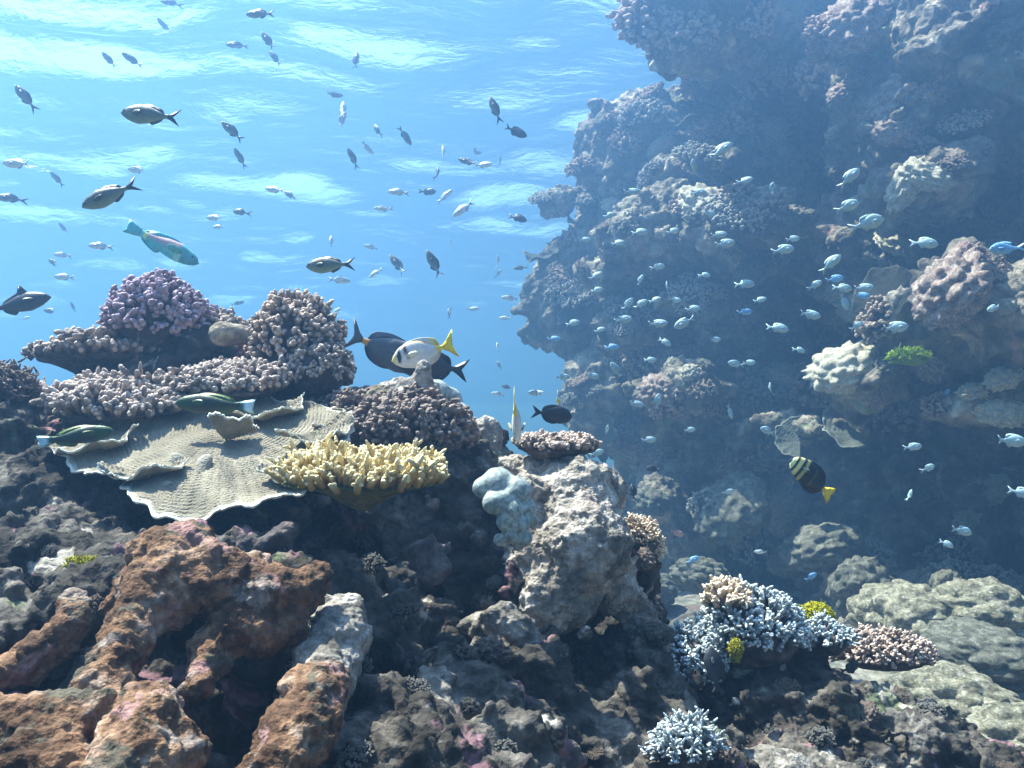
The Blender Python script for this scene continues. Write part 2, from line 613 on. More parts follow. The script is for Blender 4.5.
wall = [
    E(725, 300, 8.2, 1.45, 1.5, 1.9, 0.25), E(820, 0, 7.3, 1.45, 1.2, 0.80, 0.2), E(700, 20, 5.9, 0.42, 0.5, 0.34, 0.15),
    E(645, 165, 7.9, 0.62, 0.6, 0.55, 0.12), E(740, 500, 8.0, 1.05, 1.2, 1.0, 0.2), E(575, 300, 8.0, 0.42, 0.5, 0.55, 0.12),
    E(560, 205, 8.0, 0.13, 0.3, 0.09, 0.06, rot=rotm('Y', -28)), E(660, 235, 6.7, 0.50, 0.5, 0.30, 0.12), E(735, 240, 6.2, 0.48, 0.5, 0.26, 0.12), E(700, 175, 6.9, 0.35, 0.4, 0.16, 0.1), E(620, 280, 7.0, 0.3, 0.4, 0.14, 0.1), E(690, 300, 6.5, 0.3, 0.35, 0.12, 0.08),
    E(600, 400, 7.6, 0.30, 0.5, 0.45, 0.12), E(690, 392, 6.2, 0.36, 0.5, 0.13, 0.08), E(640, 330, 7.0, 0.34, 0.4, 0.22, 0.1),
    E(720, 330, 7.0, 0.28, 0.4, 0.16, 0.08), E(765, 425, 6.0, 0.26, 0.4, 0.10, 0.08), E(725, 510, 5.9, 0.26, 0.35, 0.13, 0.08), E(660, 500, 6.8, 0.2, 0.3, 0.2, 0.08),
    E(1000, 330, 4.7, 0.62, 0.75, 0.30, 0.12), E(860, 385, 4.9, 0.24, 0.4, 0.18, 0.1), E(960, 290, 4.5, 0.25, 0.3, 0.16, 0.08),
    E(900, 260, 6.2, 0.6, 0.5, 0.5, 0.15), E(990, 90, 5.9, 1.0, 1.1, 0.9, 0.2), E(930, 190, 5.3, 0.35, 0.5, 0.2, 0.1), E(960, 500, 7.2, 1.5, 0.9, 1.4, 0.2),
    E(1000, 410, 4.6, 0.45, 0.5, 0.10, 0.08), E(830, 430, 5.4, 0.24, 0.3, 0.10, 0.08), E(820, 550, 5.6, 0.22, 0.3, 0.18, 0.08),
    E(900, 120, 5.4, 0.28, 0.3, 0.12, 0.08, rot=rotm('Y', -30)), E(850, 40, 5.6, 0.2, 0.25, 0.14, 0.08),
    E(960, 40, 5.2, 0.40, 0.4, 0.10, 0.1, rot=rotm('Y', -32)), E(1150, 200, 5.4, 0.9, 1.2, 1.6, 0.2), E(900, -120, 7.0, 2.0, 1.8, 0.9, 0.2),
    E(900, 620, 5.4, 0.7, 0.6, 0.22, 0.15), E(1020, 640, 4.6, 0.6, 0.7, 0.2, 0.15), E(700, 620, 6.6, 0.5, 0.5, 0.18, 0.12),
    # the overhangs' hollows
    E(930, 485, 5.3, 0.80, 0.8, 0.36, 0.15, 'cut'), E(770, 130, 5.9, 0.55, 0.55, 0.26, 0.12, 'cut'), E(780, 355, 6.4, 0.26, 0.5, 0.20, 0.1, 'cut'),
    E(640, 455, 6.6, 0.14, 0.4, 0.12, 0.1, 'cut'),
]


def rough_wall(P):
    w1, w2 = worley(P / WS * 3.6, 15)
    return WS * (0.17 * fbm(P / WS, 1.9, 4, 21, 0.6) + 0.14 * (w1 - 0.45)).astype(np.float32)


me = sdf_mesh('reef_wall', [scaled(p) for p in wall], 0.058, (-0.3, 5.4, -3.4), (8.4, 17.0, 5.4), (rough_wall,), 0.48)
me = subdivided(me, 1)


def fine_wall(V, N):
    w1, w2 = worley(V * 8.0, 28)
    return 0.10 * fbm(V, 5.5, 4, 61, 0.75) - 0.09 * np.clip(w1 - 0.5, -0.5, 0.5)


displaced(me, fine_wall)
M_WALL = coral_rock('reef_wall', [(0.06, 0.055, 0.045), (0.13, 0.115, 0.09), (0.24, 0.205, 0.16), (0.42, 0.36, 0.28)], 2.4,
                    [((0.30, 0.20, 0.18), 2.5, 0.63), ((0.17, 0.20, 0.12), 2.0, 0.61), ((0.45, 0.40, 0.33), 3.0, 0.62)], 0.05, 20.0)
reef_wall = link('reef_wall', me, None, M_WALL)
tag(reef_wall, 'steep coral wall with dark overhangs', 'reef', kind='structure')

#@@CORALS
# ------------------------------------------------------------------ coral builders
dg = bpy.context.evaluated_depsgraph_get()
dg.update()
TREE_FORE = BVHTree.FromObject(reef_rock, dg)
TREE_WALL = BVHTree.FromObject(reef_wall, dg)
CAM0 = Vector((0, 0, 0))


def hit(tree, px, py):
    r = ray(px, py)
    p, n, i, dist = tree.ray_cast(CAM0, r.normalized())
    return (p, n, dist) if p is not None else None


_ico = {}


def ico(level):
    if level not in _ico:
        b = bmesh.new()
        bmesh.ops.create_icosphere(b, subdivisions=level, radius=1.0)
        V = np.array([v.co[:] for v in b.verts], np.float32)
        F = np.array([[v.index for v in f.verts] for f in b.faces], np.int64)
        b.free()
        _ico[level] = (V, F)
    return _ico[level]


RT = np.array([0, .3, .55, .78, .92, 1.0])
RE = np.array([1, 1, 1, .95, .72, .28])


def tubes(B, D, L, R0, R1, rng, bend=0.18, lump=0.10, t0=0.0, t1=1.0):
    """six-sided tapering branches with rounded ends, all in one vertex array"""
    n, s, k = len(B), 6, len(RT)
    D = D / (np.linalg.norm(D, axis=1, keepdims=True) + 1e-9)
    up = np.where(np.abs(D[:, 2:3]) > 0.9, np.array([[1.0, 0, 0]]), np.array([[0, 0, 1.0]]))
    A = np.cross(D, up)
    A /= np.linalg.norm(A, axis=1, keepdims=True) + 1e-9
    C = np.cross(D, A)
    ba, bc = rng.normal(0, bend, n), rng.normal(0, bend, n)
    th = 2 * np.pi * np.arange(s) / s
    ct = RT[None, :, None]
    axis = B[:, None, :] + D[:, None, :] * (L[:, None] * RT[None, :])[..., None] \
        + A[:, None, :] * (ba[:, None] * L[:, None] * RT[None, :] ** 2)[..., None] \
        + C[:, None, :] * (bc[:, None] * L[:, None] * RT[None, :] ** 2)[..., None]
    rad = (R0[:, None] + (R1 - R0)[:, None] * RT[None, :]) * RE[None, :]
    rad = rad[:, :, None] * (1 + lump * rng.normal(0, 1, (n, k, s)))
    V = axis[:, :, None, :] + rad[..., None] * (np.cos(th)[None, None, :, None] * A[:, None, None, :] + np.sin(th)[None, None, :, None] * C[:, None, None, :])
    base = (np.arange(n) * k * s)[:, None]
    q = []
    for r in range(k - 1):
        for j in range(s):
            j2 = (j + 1) % s
            q.append((r * s + j, r * s + j2, (r + 1) * s + j2, (r + 1) * s + j))
    e = (k - 1) * s
    q += [(e, e + 1, e + 2, e + 3), (e + 3, e + 4, e + 5, e)]
    F = (base[:, None] + np.array(q).reshape(1, -1, 4)).reshape(-1, 4)
    tip = np.broadcast_to((t0 + (t1 - t0) * RT)[None, :, None], (n, k, s)).reshape(-1)
    return V.reshape(-1, 3).astype(np.float32), F, tip.astype(np.float32)


def sphere_points(n, rng, zmin):
    i = np.arange(n) + 0.5
    z = 1 - (1 - zmin) * i / n
    ph = np.pi * (1 + 5 ** .5) * i + rng.normal(0, .25, n)
    z = np.clip(z + rng.normal(0, .03, n), -1, 1)
    r = np.sqrt(1 - z * z)
    return np.stack([r * np.cos(ph), r * np.sin(ph), z], 1)


def colony_parts(seed, R, n=160, L=0.3, r0=0.06, r1=0.045, zmin=-0.2, upw=0.4, knobs=3, lift=0.8, flat=False, lean=(0, 0), kl=0.5, wob=0.12):
    """R = (rx, ry, rz) half sizes in metres; L, r0, r1 as shares of the mean radius"""
    rng = np.random.default_rng(seed)
    R = np.array(R, float)
    m = float(R.mean() if not flat else R[:2].mean())
    if flat:                                           # table: branches stand on a flat top
        k = int(n * 1.0)
        rr = np.sqrt((np.arange(k) + .5) / k)
        ph = np.pi * (1 + 5 ** .5) * np.arange(k)
        x, y = rr * np.cos(ph) + rng.normal(0, .03, k), rr * np.sin(ph) + rng.normal(0, .03, k)
        U = np.stack([x, y, 0.5 * np.sqrt(np.clip(1.05 - x * x - y * y, 0, 1))], 1)
        B = U * R * 0.95
        D = np.stack([x * rr ** 3 * 1.1, y * rr ** 3 * 1.1, np.ones(k)], 1)
    else:
        U = sphere_points(n, rng, zmin)
        B = U * R * lift
        D = U / R * m
        D /= np.linalg.norm(D, axis=1, keepdims=True)
        D = D * (1 - upw) + np.array([lean[0], lean[1], 1.0]) * upw
    D = D + rng.normal(0, wob, D.shape)
    wv = 1 + 0.35 * vnoise((B / m * 1.6 + seed).astype(np.float32), seed)
    Ls = m * L * np.clip(1 + rng.normal(0, .24, len(B)), .5, 1.6) * wv
    V1, F1, t1 = tubes(B, D, Ls, np.full(len(B), r0 * m), r1 * m * (1 + rng.normal(0, .12, len(B))), rng)
    Vs, Fs, Ts, c = [V1], [F1], [t1], len(V1)
    for j in range(knobs):
        tt = rng.uniform(.3, .85, len(B))
        Dn = D / np.linalg.norm(D, axis=1, keepdims=True)
        side = rng.normal(0, 1, D.shape)
        side -= (side * Dn).sum(1, keepdims=True) * Dn
        side /= np.linalg.norm(side, axis=1, keepdims=True)
        V2, F2, t2 = tubes(B + Dn * (Ls * tt)[:, None], Dn * .75 + side, Ls * kl * rng.uniform(.7, 1.2, len(B)), np.full(len(B), r1 * m * .95),
                           r1 * m * rng.uniform(.6, .95, len(B)), rng, t0=.35)
        Vs.append(V2); Fs.append(F2 + c); Ts.append(t2); c += len(V2)
    V, F = ico(4)
    lump = 1 + 0.16 * fbm(V * 1.0 + seed, 2.2, 3, seed)
    if flat:
        W = V * np.array([1.0, 1.0, 0.55]) * R * 0.97 * lump[:, None]
        w = np.clip(-V[:, 2], 0, 1)
        W[:, :2] *= (1 - 0.75 * w ** 0.8)[:, None]
        W[:, 2] -= w ** 1.6 * R[2] * 1.1
    else:
        W = V * R * (lift + 0.02) * lump[:, None]
    return (W, F), (np.concatenate(Vs), np.concatenate(Fs), np.concatenate(Ts))


def rot_to(up, spin=0.0):
    """rotation that takes +Z to UP with a spin about it"""
    return Vector(up).to_track_quat('Z', 'Y').to_matrix().to_4x4() @ Matrix.Rotation(spin, 4, 'Z')


def place(o, loc, up=(0, 0, 1), spin=0.0, scale=1.0):
    s = scale if hasattr(scale, '__len__') else (scale,) * 3
    o.matrix_world = Matrix.Translation(Vector(loc)) @ rot_to(up, spin) @ Matrix.Diagonal((*s, 1))


LANDMARKS = []          # (pixel x, pixel y, short name)


def colony(name, label, cat, loc, R, mb, mr, group=None, up=(0, 0, 1), spin=0.0, seed=1, mark=None, **kw):
    t = empty(name, loc)
    kw['n'] = int(kw.get('n', 160) * 1.5)
    kw['L'] = kw.get('L', .3) * .9
    kw['r0'] = kw.get('r0', .06) * .84
    kw['r1'] = kw.get('r1', .045) * .88
    (bv, bf), (v, f, tip) = colony_parts(seed, R, **kw)
    link('base', new_mesh('base', bv, bf), t, mr)
    link('branches', new_mesh('branches', v, f, attrs={'tip': tip}), t, mb)
    place(t, loc, up, spin)
    tag(t, label, cat, group)
    return t


def boulder_mesh(name, seed, R, lobes=2.2, depth=0.22, level=5, fine=0.02, zsq=0.0):
    V, F = ico(level)
    P = V + seed * 3.7
    w1, w2 = worley((P * lobes).astype(np.float32), seed)
    d = 1 + depth * (0.62 - w1) + 0.12 * fbm(P, 1.3, 3, seed) + fine * fbm(P, 9.0, 3, seed + 3)
    return new_mesh(name, V * d[:, None] * np.array(R), F)


def plate_mesh(name, seed, Rfun, th0, th1, nr=70, nt=160, bowl=0.15, ruffle=0.05, nruf=7, ridge=0.0, ridges=30, thick=0.006, rin=0.04, noise=0.02):
    """a thin leaf of coral: polar sheet with ridges, ruffled rim and real thickness"""
    r = np.linspace(rin, 1, nr)
    th = np.linspace(th0, th1, nt)
    Rr, T = np.meshgrid(r, th, indexing='ij')
    Rm = np.vectorize(Rfun)(th)[None, :] * Rr
    X, Y = Rm * np.cos(T), Rm * np.sin(T)
    P = np.stack([X.ravel(), Y.ravel(), X.ravel() * 0 + seed], 1).astype(np.float32)
    Ra = float(Rm.max())
    Ra_typ = Ra
    big = fbm(P / Ra, 2.2, 3, seed).reshape(X.shape)
    ph = 2 * np.pi * ridges * Rm / Ra_typ + 9.0 * fbm(P / Ra, 3.0, 3, seed + 5).reshape(X.shape) * (1.0 if ridge else 0)
    Z = bowl * Ra * Rr ** 2 + ruffle * Ra * Rr ** 3 * np.sin(nruf * T + 2.5 * big) + noise * Ra * 2.2 * big * Rr + ridge * np.sin(ph) * np.clip(1.4 - Rr * .4, 0, 1)
    n = nr * nt
    top = np.stack([X, Y, Z], -1).reshape(-1, 3)
    bot = np.stack([X, Y, Z - thick * (1.6 - Rr)], -1).reshape(-1, 3)
    i = np.arange(n).reshape(nr, nt)
    q = np.stack([i[:-1, :-1], i[1:, :-1], i[1:, 1:], i[:-1, 1:]], -1).reshape(-1, 4)
    F = [q, q[:, ::-1] + n]
    e = i[-1]
    F.append(np.stack([e[:-1], e[:-1] + n, e[1:] + n, e[1:]], 1))
    if abs(th1 - th0) < 6.2:
        for e, fl in ((i[:, 0], 1), (i[:, -1], 0)):
            w = np.stack([e[:-1], e[1:], e[1:] + n, e[:-1] + n], 1)
            F.append(w if not fl else w[:, ::-1])
    rad = np.concatenate([Rr.ravel(), Rr.ravel()])
    return new_mesh(name, np.concatenate([top, bot]), np.concatenate(F), attrs={'tip': np.clip((rad - .955) / .045, 0, 1)})


def tuft(name, label, cat, loc, R, mat, seed, n=260, blade=0.35, up=(0, 0, 1), kind=None):
    rng = np.random.default_rng(seed)
    U = sphere_points(n, rng, -0.05)
    R = np.array(R)
    V, F, tip = tubes(U * R * .7, U / R * R.mean() + np.array([0, 0, .5]) + rng.normal(0, .35, U.shape), R.mean() * blade * rng.uniform(.6, 1.5, n),
                      np.full(n, R.mean() * .06), np.full(n, R.mean() * .03), rng, .5)
    W, G = ico(3)
    W = W * R * .72 * (1 + .45 * fbm(W + seed, 2.2, 3, seed))[:, None]
    G4 = np.concatenate([G, G[:, 2:3]], 1)
    t = empty(name, loc)
    link('mat', new_mesh('mat', W, G), t, mat)
    link('blades', new_mesh('blades', V, F, attrs={'tip': tip}), t, mat)
    place(t, loc, up)
    return tag(t, label, cat)


# ------------------------------------------------------------------ coral materials
M_GREYROCK = coral_rock('dead_coral_base', [(0.05, 0.045, 0.045), (0.11, 0.09, 0.085), (0.18, 0.15, 0.14)], 9.0, (), 0.006, 120.0)
M_PURPLE = branch_mat('purple_knobs', (0.075, 0.05, 0.065), (0.54, 0.41, 0.48), 0.7)
M_MAUVE = branch_mat('mauve_knobs', (0.06, 0.045, 0.038), (0.56, 0.46, 0.40), 0.72)
M_TAN = branch_mat('tan_knobs', (0.075, 0.05, 0.038), (0.64, 0.50, 0.41), 0.72)
M_BROWN = branch_mat('brown_knobs', (0.05, 0.04, 0.033), (0.34, 0.26, 0.22), 0.7)
M_YELLOW = branch_mat('yellow_fingers', (0.30, 0.19, 0.03), (0.86, 0.74, 0.44), 0.62)
M_YBASE = coral_rock('olive_table_base', [(0.06, 0.06, 0.015), (0.12, 0.11, 0.03), (0.20, 0.17, 0.06)], 12.0, (), 0.005, 120.0)
M_BLUE = branch_mat('blue_white_fingers', (0.05, 0.06, 0.065), (0.74, 0.82, 0.84), 0.78)
M_CREAMY = branch_mat('cream_fingers', (0.22, 0.15, 0.09), (0.80, 0.66, 0.50))
M_PLATE = branch_mat('leaf_coral', (0.24, 0.21, 0.155), (0.78, 0.78, 0.68), 0.5, 0.38, 0.002, 220.0)
M_PLATE_GREY = branch_mat('grey_leaf_coral', (0.10, 0.11, 0.09), (0.40, 0.43, 0.37), 0.5, 0.2, 0.002, 120.0)
M_DISC = branch_mat('shade_toned_disc_coral', (0.035, 0.038, 0.03), (0.12, 0.12, 0.10), 0.5, 0.2, 0.002, 120.0)  # shade on the disc's face is put into these dark tones
M_PORITES = coral_rock('blue_grey_lobes', [(0.24, 0.29, 0.26), (0.31, 0.36, 0.33), (0.38, 0.42, 0.39)], 8.0, (), 0.001, 260.0, 0.5)
M_BOULDER = coral_rock('olive_boulder', [(0.13, 0.115, 0.075), (0.26, 0.235, 0.165), (0.42, 0.38, 0.28)], 5.0, [((0.46, 0.44, 0.38), 9.0, 0.60), ((0.12, 0.12, 0.08), 7.0, 0.62)], 0.012, 60.0)
M_DOME = coral_rock('tan_dome', [(0.22, 0.18, 0.14), (0.34, 0.29, 0.22), (0.44, 0.38, 0.31)], 6.0, (), 0.006, 110.0)
M_CREAMLUMP = coral_rock('cream_lumps', [(0.40, 0.37, 0.27), (0.58, 0.53, 0.40), (0.68, 0.64, 0.52)], 7.0, (), 0.01, 70.0)
M_PINKLUMP = coral_rock('pink_lumps', [(0.18, 0.12, 0.10), (0.34, 0.25, 0.21), (0.52, 0.44, 0.36)], 6.0, (), 0.01, 60.0)
M_GREENPLATE = coral_rock('grey_green_crust', [(0.06, 0.06, 0.047), (0.13, 0.125, 0.097), (0.25, 0.24, 0.19)], 6.0, (), 0.006, 90.0)  # tones lowered to paint in the shadow low on the wall
M_RUST = coral_rock('rusty_brown_lobes', [(0.05, 0.028, 0.017), (0.13, 0.07, 0.04), (0.25, 0.145, 0.085), (0.36, 0.27, 0.21)], 11.0,
                    [((0.24, 0.19, 0.16), 13.0, 0.57), ((0.10, 0.085, 0.06), 9.0, 0.57), ((0.30, 0.17, 0.15), 11.0, 0.60)], 0.006, 190.0)
M_PALE = coral_rock('pale_crust', [(0.11, 0.095, 0.08), (0.22, 0.195, 0.165), (0.36, 0.32, 0.28), (0.48, 0.43, 0.38)], 12.0,
                    [((0.15, 0.13, 0.08), 9.0, 0.60)], 0.009, 110.0)
M_HUMP = coral_rock('beige_turf_rock', [(0.14, 0.12, 0.10), (0.30, 0.26, 0.215), (0.46, 0.40, 0.34), (0.60, 0.53, 0.46)], 9.0,
                    [((0.15, 0.135, 0.095), 8.0, 0.64), ((0.36, 0.28, 0.25), 6.0, 0.62)], 0.010, 140.0)
M_LIME = branch_mat('lime_algae', (0.14, 0.22, 0.01), (0.36, 0.50, 0.03))
M_MUSTARD = branch_mat('mustard_algae', (0.22, 0.22, 0.01), (0.50, 0.46, 0.03))


# ------------------------------------------------------------------ corals on the near mound
def mark(px, py, name):
    LANDMARKS.append((px, py, name))


KNOB = 'knobby corals crowning the near mound'
c = colony('knobby_coral', 'rounded purple knobby coral at the very top of the near mound', 'coral', at(158, 322, 2.6), (0.135, 0.12, 0.13), M_PURPLE, M_GREYROCK, KNOB,
           seed=3, n=230, L=.34, r0=.085, r1=.082, zmin=-.35, upw=.25, knobs=3, kl=.42)
mark(158, 305, 'purple knobby coral')
colony('knobby_coral', 'shaded mauve shelf of knobs jutting out under the purple coral', 'coral', at(108, 362, 2.62), (0.20, 0.16, 0.055), M_MAUVE, M_GREYROCK, KNOB,
       seed=4, n=240, L=.24, r0=.07, r1=.062, flat=True, knobs=3)
colony('knobby_coral', 'low mauve knobs filling the dip between purple and tan corals', 'coral', at(213, 340, 2.68), (0.11, 0.11, 0.07), M_MAUVE, M_GREYROCK, KNOB,
       seed=5, n=150, L=.34, r0=.10, r1=.085, knobs=2)
colony('knobby_coral', 'tall tan pink tipped knobby coral beside the surgeonfish tail', 'coral', at(292, 345, 2.55), (0.125, 0.12, 0.125), M_TAN, M_GREYROCK, KNOB,
       seed=6, n=230, L=.34, r0=.08, r1=.07, zmin=-.4, upw=.3, knobs=3, kl=.42)
mark(292, 330, 'tan knobby coral')
colony('knobby_coral', 'dark mauve knobs below the tan knobby coral', 'coral', at(318, 372, 2.5), (0.10, 0.10, 0.08), M_MAUVE, M_GREYROCK, KNOB,
       seed=7, n=170, L=.34, r0=.09, r1=.08, zmin=-.4, knobs=3)
colony('knobby_coral', 'broad sunlit mauve shelf of knobs overhanging the leaf coral', 'coral', at(128, 408, 2.32), (0.185, 0.16, 0.06), M_MAUVE, M_GREYROCK, KNOB,
       seed=8, n=300, L=.24, r0=.062, r1=.056, flat=True, knobs=3, up=(0, -.25, 1))
colony('knobby_coral', 'mid shelf of mauve knobs behind the green wrasse', 'coral', at(232, 388, 2.38), (0.15, 0.14, 0.055), M_MAUVE, M_GREYROCK, KNOB,
       seed=9, n=240, L=.26, r0=.07, r1=.062, flat=True, knobs=3, up=(0, -.25, 1))
colony('knobby_coral', 'spiky dark coral peeping in at the frame edge under the dark fish', 'coral', at(2, 392, 2.35), (0.085, 0.1, 0.055), M_BROWN, M_GREYROCK, KNOB,
       seed=10, n=130, L=.42, r0=.09, r1=.05, zmin=-.5, knobs=3)
colony('knobby_coral', 'rough brown knobs on the middle crest below the rabbitfish', 'coral', at(412, 432, 2.3), (0.17, 0.14, 0.085), M_BROWN, M_GREYROCK, KNOB,
       seed=11, n=300, L=.26, r0=.075, r1=.065, zmin=-.4, knobs=3)
mark(412, 430, 'brown crest knobs')
colony('knobby_coral', 'dark knobs at the edge of the mound over the leaf coral', 'coral', at(355, 415, 2.42), (0.09, 0.09, 0.06), M_BROWN, M_GREYROCK, KNOB,
       seed=12, n=130, L=.34, r0=.09, r1=.08, zmin=-.4, knobs=3)
colony('table_coral', 'small pink tipped table coral ledge under the dark damselfish', 'coral', at(556, 450, 2.3), (0.105, 0.09, 0.042), M_TAN, M_GREYROCK,
       seed=13, n=200, L=.22, r0=.075, r1=.068, flat=True, knobs=3, up=(0.05, -.1, 1))
mark(556, 445, 'little table coral')
colony('finger_coral', 'bright cream finger coral sprouting from the side of the pale rock', 'coral', at(638, 543, 2.45), (0.055, 0.055, 0.05), M_CREAMY, M_GREYROCK,
       seed=14, n=110, L=.62, r0=.12, r1=.075, zmin=-.2, upw=.25, knobs=3, up=(.5, -.3, .8))
mark(638, 538, 'cream finger coral')
colony('finger_coral', 'small dull orange knob clump tucked under the cream finger coral', 'coral', at(622, 562, 2.4), (0.045, 0.045, 0.04), M_TAN, M_GREYROCK,
       seed=15, n=80, L=.4, r0=.14, r1=.12, knobs=2)
colony('table_coral', 'bright yellow cream table coral with stubby upright fingers', 'coral', at(364, 482, 1.78), (0.155, 0.12, 0.036), M_YELLOW, M_YBASE,
       seed=16, n=210, L=.34, r0=.066, r1=.040, flat=True, knobs=3, up=(.02, -.16, 1), kl=.30, wob=.06)
mark(363, 475, 'yellow table coral')

# blue white finger corals of the lower right
BW = 'blue white finger corals on the low outcrop'
colony('finger_coral', 'largest blue white finger coral, a dome with yellow patches on top', 'coral', at(752, 634, 2.35), (0.145, 0.12, 0.11), M_BLUE, M_GREYROCK, BW,
       seed=21, n=330, L=.27, r0=.060, r1=.046, zmin=-.25, upw=.3, knobs=3)
mark(752, 625, 'big blue white coral')
colony('finger_coral', 'blue white finger coral spreading down beside the black oval fish', 'coral', at(690, 662, 2.3), (0.085, 0.08, 0.085), M_BLUE, M_GREYROCK, BW,
       seed=22, n=240, L=.33, r0=.075, r1=.058, zmin=-.5, upw=.2, knobs=3)
colony('finger_coral', 'small blue white finger coral sitting lowest, alone on dark rock', 'coral', hit(TREE_FORE, 683, 756)[0], (0.06, 0.055, 0.05), M_BLUE, M_GREYROCK, BW,
       seed=23, n=90, L=.62, r0=.10, r1=.065, zmin=.0, upw=.3, knobs=3)
mark(683, 748, 'lowest finger coral')
colony('finger_coral', 'blue white finger clump just beneath the mustard algae tuft', 'coral', at(826, 642, 2.4), (0.06, 0.06, 0.045), M_BLUE, M_GREYROCK, BW,
       seed=24, n=90, L=.5, r0=.12, r1=.08, knobs=3)
colony('finger_coral', 'cream yellow finger clump growing on top of the blue white dome', 'coral', at(728, 602, 2.33), (0.06, 0.06, 0.05), M_CREAMY, M_GREYROCK,
       seed=25, n=90, L=.5, r0=.13, r1=.10, knobs=2)
colony('knobby_coral', 'pinkish brown low branching coral on the slope of the outcrop', 'coral', at(884, 656, 2.7), (0.15, 0.12, 0.05), M_TAN, M_GREYROCK,
       seed=26, n=210, L=.30, r0=.07, r1=.06, zmin=-.2, knobs=3)
mark(884, 650, 'pinkish branching coral')
tuft('algae_tuft', 'round mustard green algae tuft behind the blue white coral', 'algae', at(816, 617, 2.5), (0.06, 0.05, 0.045), M_MUSTARD, 31, 700, .17)
mark(816, 612, 'mustard algae tuft')
tuft('algae_tuft', 'small upright green algae lobe beside the black oval fish', 'algae', at(736, 652, 2.2), (0.02, 0.02, 0.04), M_MUSTARD, 32, 260, .2)
tuft('algae_tuft', 'flat yellow green algae patch among the rusty lobes', 'algae', at(82, 566, 1.62), (0.035, 0.03, 0.014), M_MUSTARD, 33, 160)

# the big leaf coral: outline set out on a plane sloping towards the camera
C0 = at(228, 425, 2.22)
W0 = (at(205, 515, 1.84) - C0)
U0 = Vector((1, 0, 0))
Nn = W0.cross(U0).normalized()
if Nn.z < 0:
    Nn = -Nn
Wn = Nn.cross(U0).normalized()            # in the plane, away from the camera
outline = [(58, 452), (74, 468), (104, 477), (122, 480), (126, 494), (138, 508), (160, 514), (185, 517), (212, 517), (240, 513), (272, 509), (300, 498), (322, 482), (338, 462),
           (350, 440), (350, 420), (325, 408), (285, 410), (250, 398), (160, 408), (85, 432)]
pol = []
for px, py in outline:
    r = ray(px, py)
    t = C0.dot(Nn) / r.dot(Nn)
    q = r * t - C0
    x, y = q.dot(U0), q.dot(Wn)
    pol.append((math.atan2(y, x), math.hypot(x, y)))
pol.sort()
pa = np.array([p[0] for p in pol])
pr = np.array([p[1] for p in pol])


def leaf_R(th):
    th = (th + math.pi) % (2 * math.pi) - math.pi
    r = float(np.interp(th, np.concatenate([pa - 2 * math.pi, pa, pa + 2 * math.pi]), np.tile(pr, 3)))
    return min(r, 0.48) * (1 + 0.016 * math.sin(31 * th + 2 * math.sin(3 * th)) + 0.012 * math.sin(53 * th + 1))


leaf = empty('leaf_coral', C0)
Mleaf = Matrix.Translation(C0) @ Matrix((U0, Wn, Nn)).transposed().to_4x4()
link('main_leaf', plate_mesh('main_leaf', 2, leaf_R, -math.pi, math.pi, 240, 420, 0.03, 0.012, 13, 0.0012, 46, 0.007, noise=.036), leaf, M_PLATE)


def lobe(name, loc, R, th0, th1, tilt, spin, seed, bowl=.35, ruf=.09, rid=.002, n=12):
    me = plate_mesh(name, seed, lambda t: R * (1 + .05 * math.sin(9 * t + seed) + .03 * math.sin(17 * t)), th0, th1, 70, 110, bowl, ruf, 5, rid, n, .007)
    o = link(name, me, leaf, M_PLATE)
    o.matrix_world = Matrix.Translation(loc) @ Matrix.Rotation(spin, 4, 'Z') @ Matrix.Rotation(tilt, 4, 'X')
    return o


leaf.matrix_world = Mleaf
bpy.context.view_layer.update()
inv = leaf.matrix_world.inverted()


def to_leaf(o, M):
    o.matrix_parent_inverse = Matrix()
    o.matrix_basis = inv @ M


for nm, px, py, d, R, t0, t1, tilt, spin, sd in [
    ('side_leaf', 98, 446, 2.16, .115, -2.9, .2, .42, -.3, 5), ('side_leaf', 312, 432, 2.16, .095, -2.6, .9, .50, .2, 6),
    ('side_leaf', 330, 425, 2.26, .075, -2.6, 1.2, .55, .6, 7), ('curled_leaf', 226, 436, 2.14, .075, -2.2, -.2, -.35, .3, 8),
    ('side_leaf', 300, 470, 1.98, .085, -3.1, -.2, .6, .1, 9), ('side_leaf', 265, 412, 2.28, .10, -2.8, .4, .45, 0, 10), ('side_leaf', 150, 470, 2.02, .10, -2.9, .1, .40, -.2, 11)]:
    me = plate_mesh(nm, sd, lambda t, R=R, sd=sd: R * (1 + .06 * math.sin(7 * t + sd) + .03 * math.sin(17 * t)), t0, t1, 70, 110, .30, .09, 5, .002, 12, .007)
    o = link(nm, me, leaf, M_PLATE)
    to_leaf(o, Matrix.Translation(at(px, py, d)) @ Matrix.Rotation(spin, 4, 'Z') @ Matrix.Rotation(tilt, 4, 'X'))
for px, py, d, r_, h_ in ((202, 474, 2.0, .016, .045), (176, 466, 2.04, .018, .03), (168, 490, 1.94, .012, .02)):
    V, F, tp = tubes(np.array([[0, 0, 0.]]), np.array([[0, 0, 1.]]), np.array([h_]), np.array([r_ * 1.5]), np.array([r_ * .8]), np.random.default_rng(int(px)))
    o = link('chimney', new_mesh('chimney', V, F, attrs={'tip': tp * .3}), leaf, M_PLATE)
    to_leaf(o, Matrix.Translation(at(px, py, d)))
tag(leaf, 'large cream leaf coral with ridged ruffled plates under the mauve shelf', 'coral')
mark(215, 470, 'leaf coral')


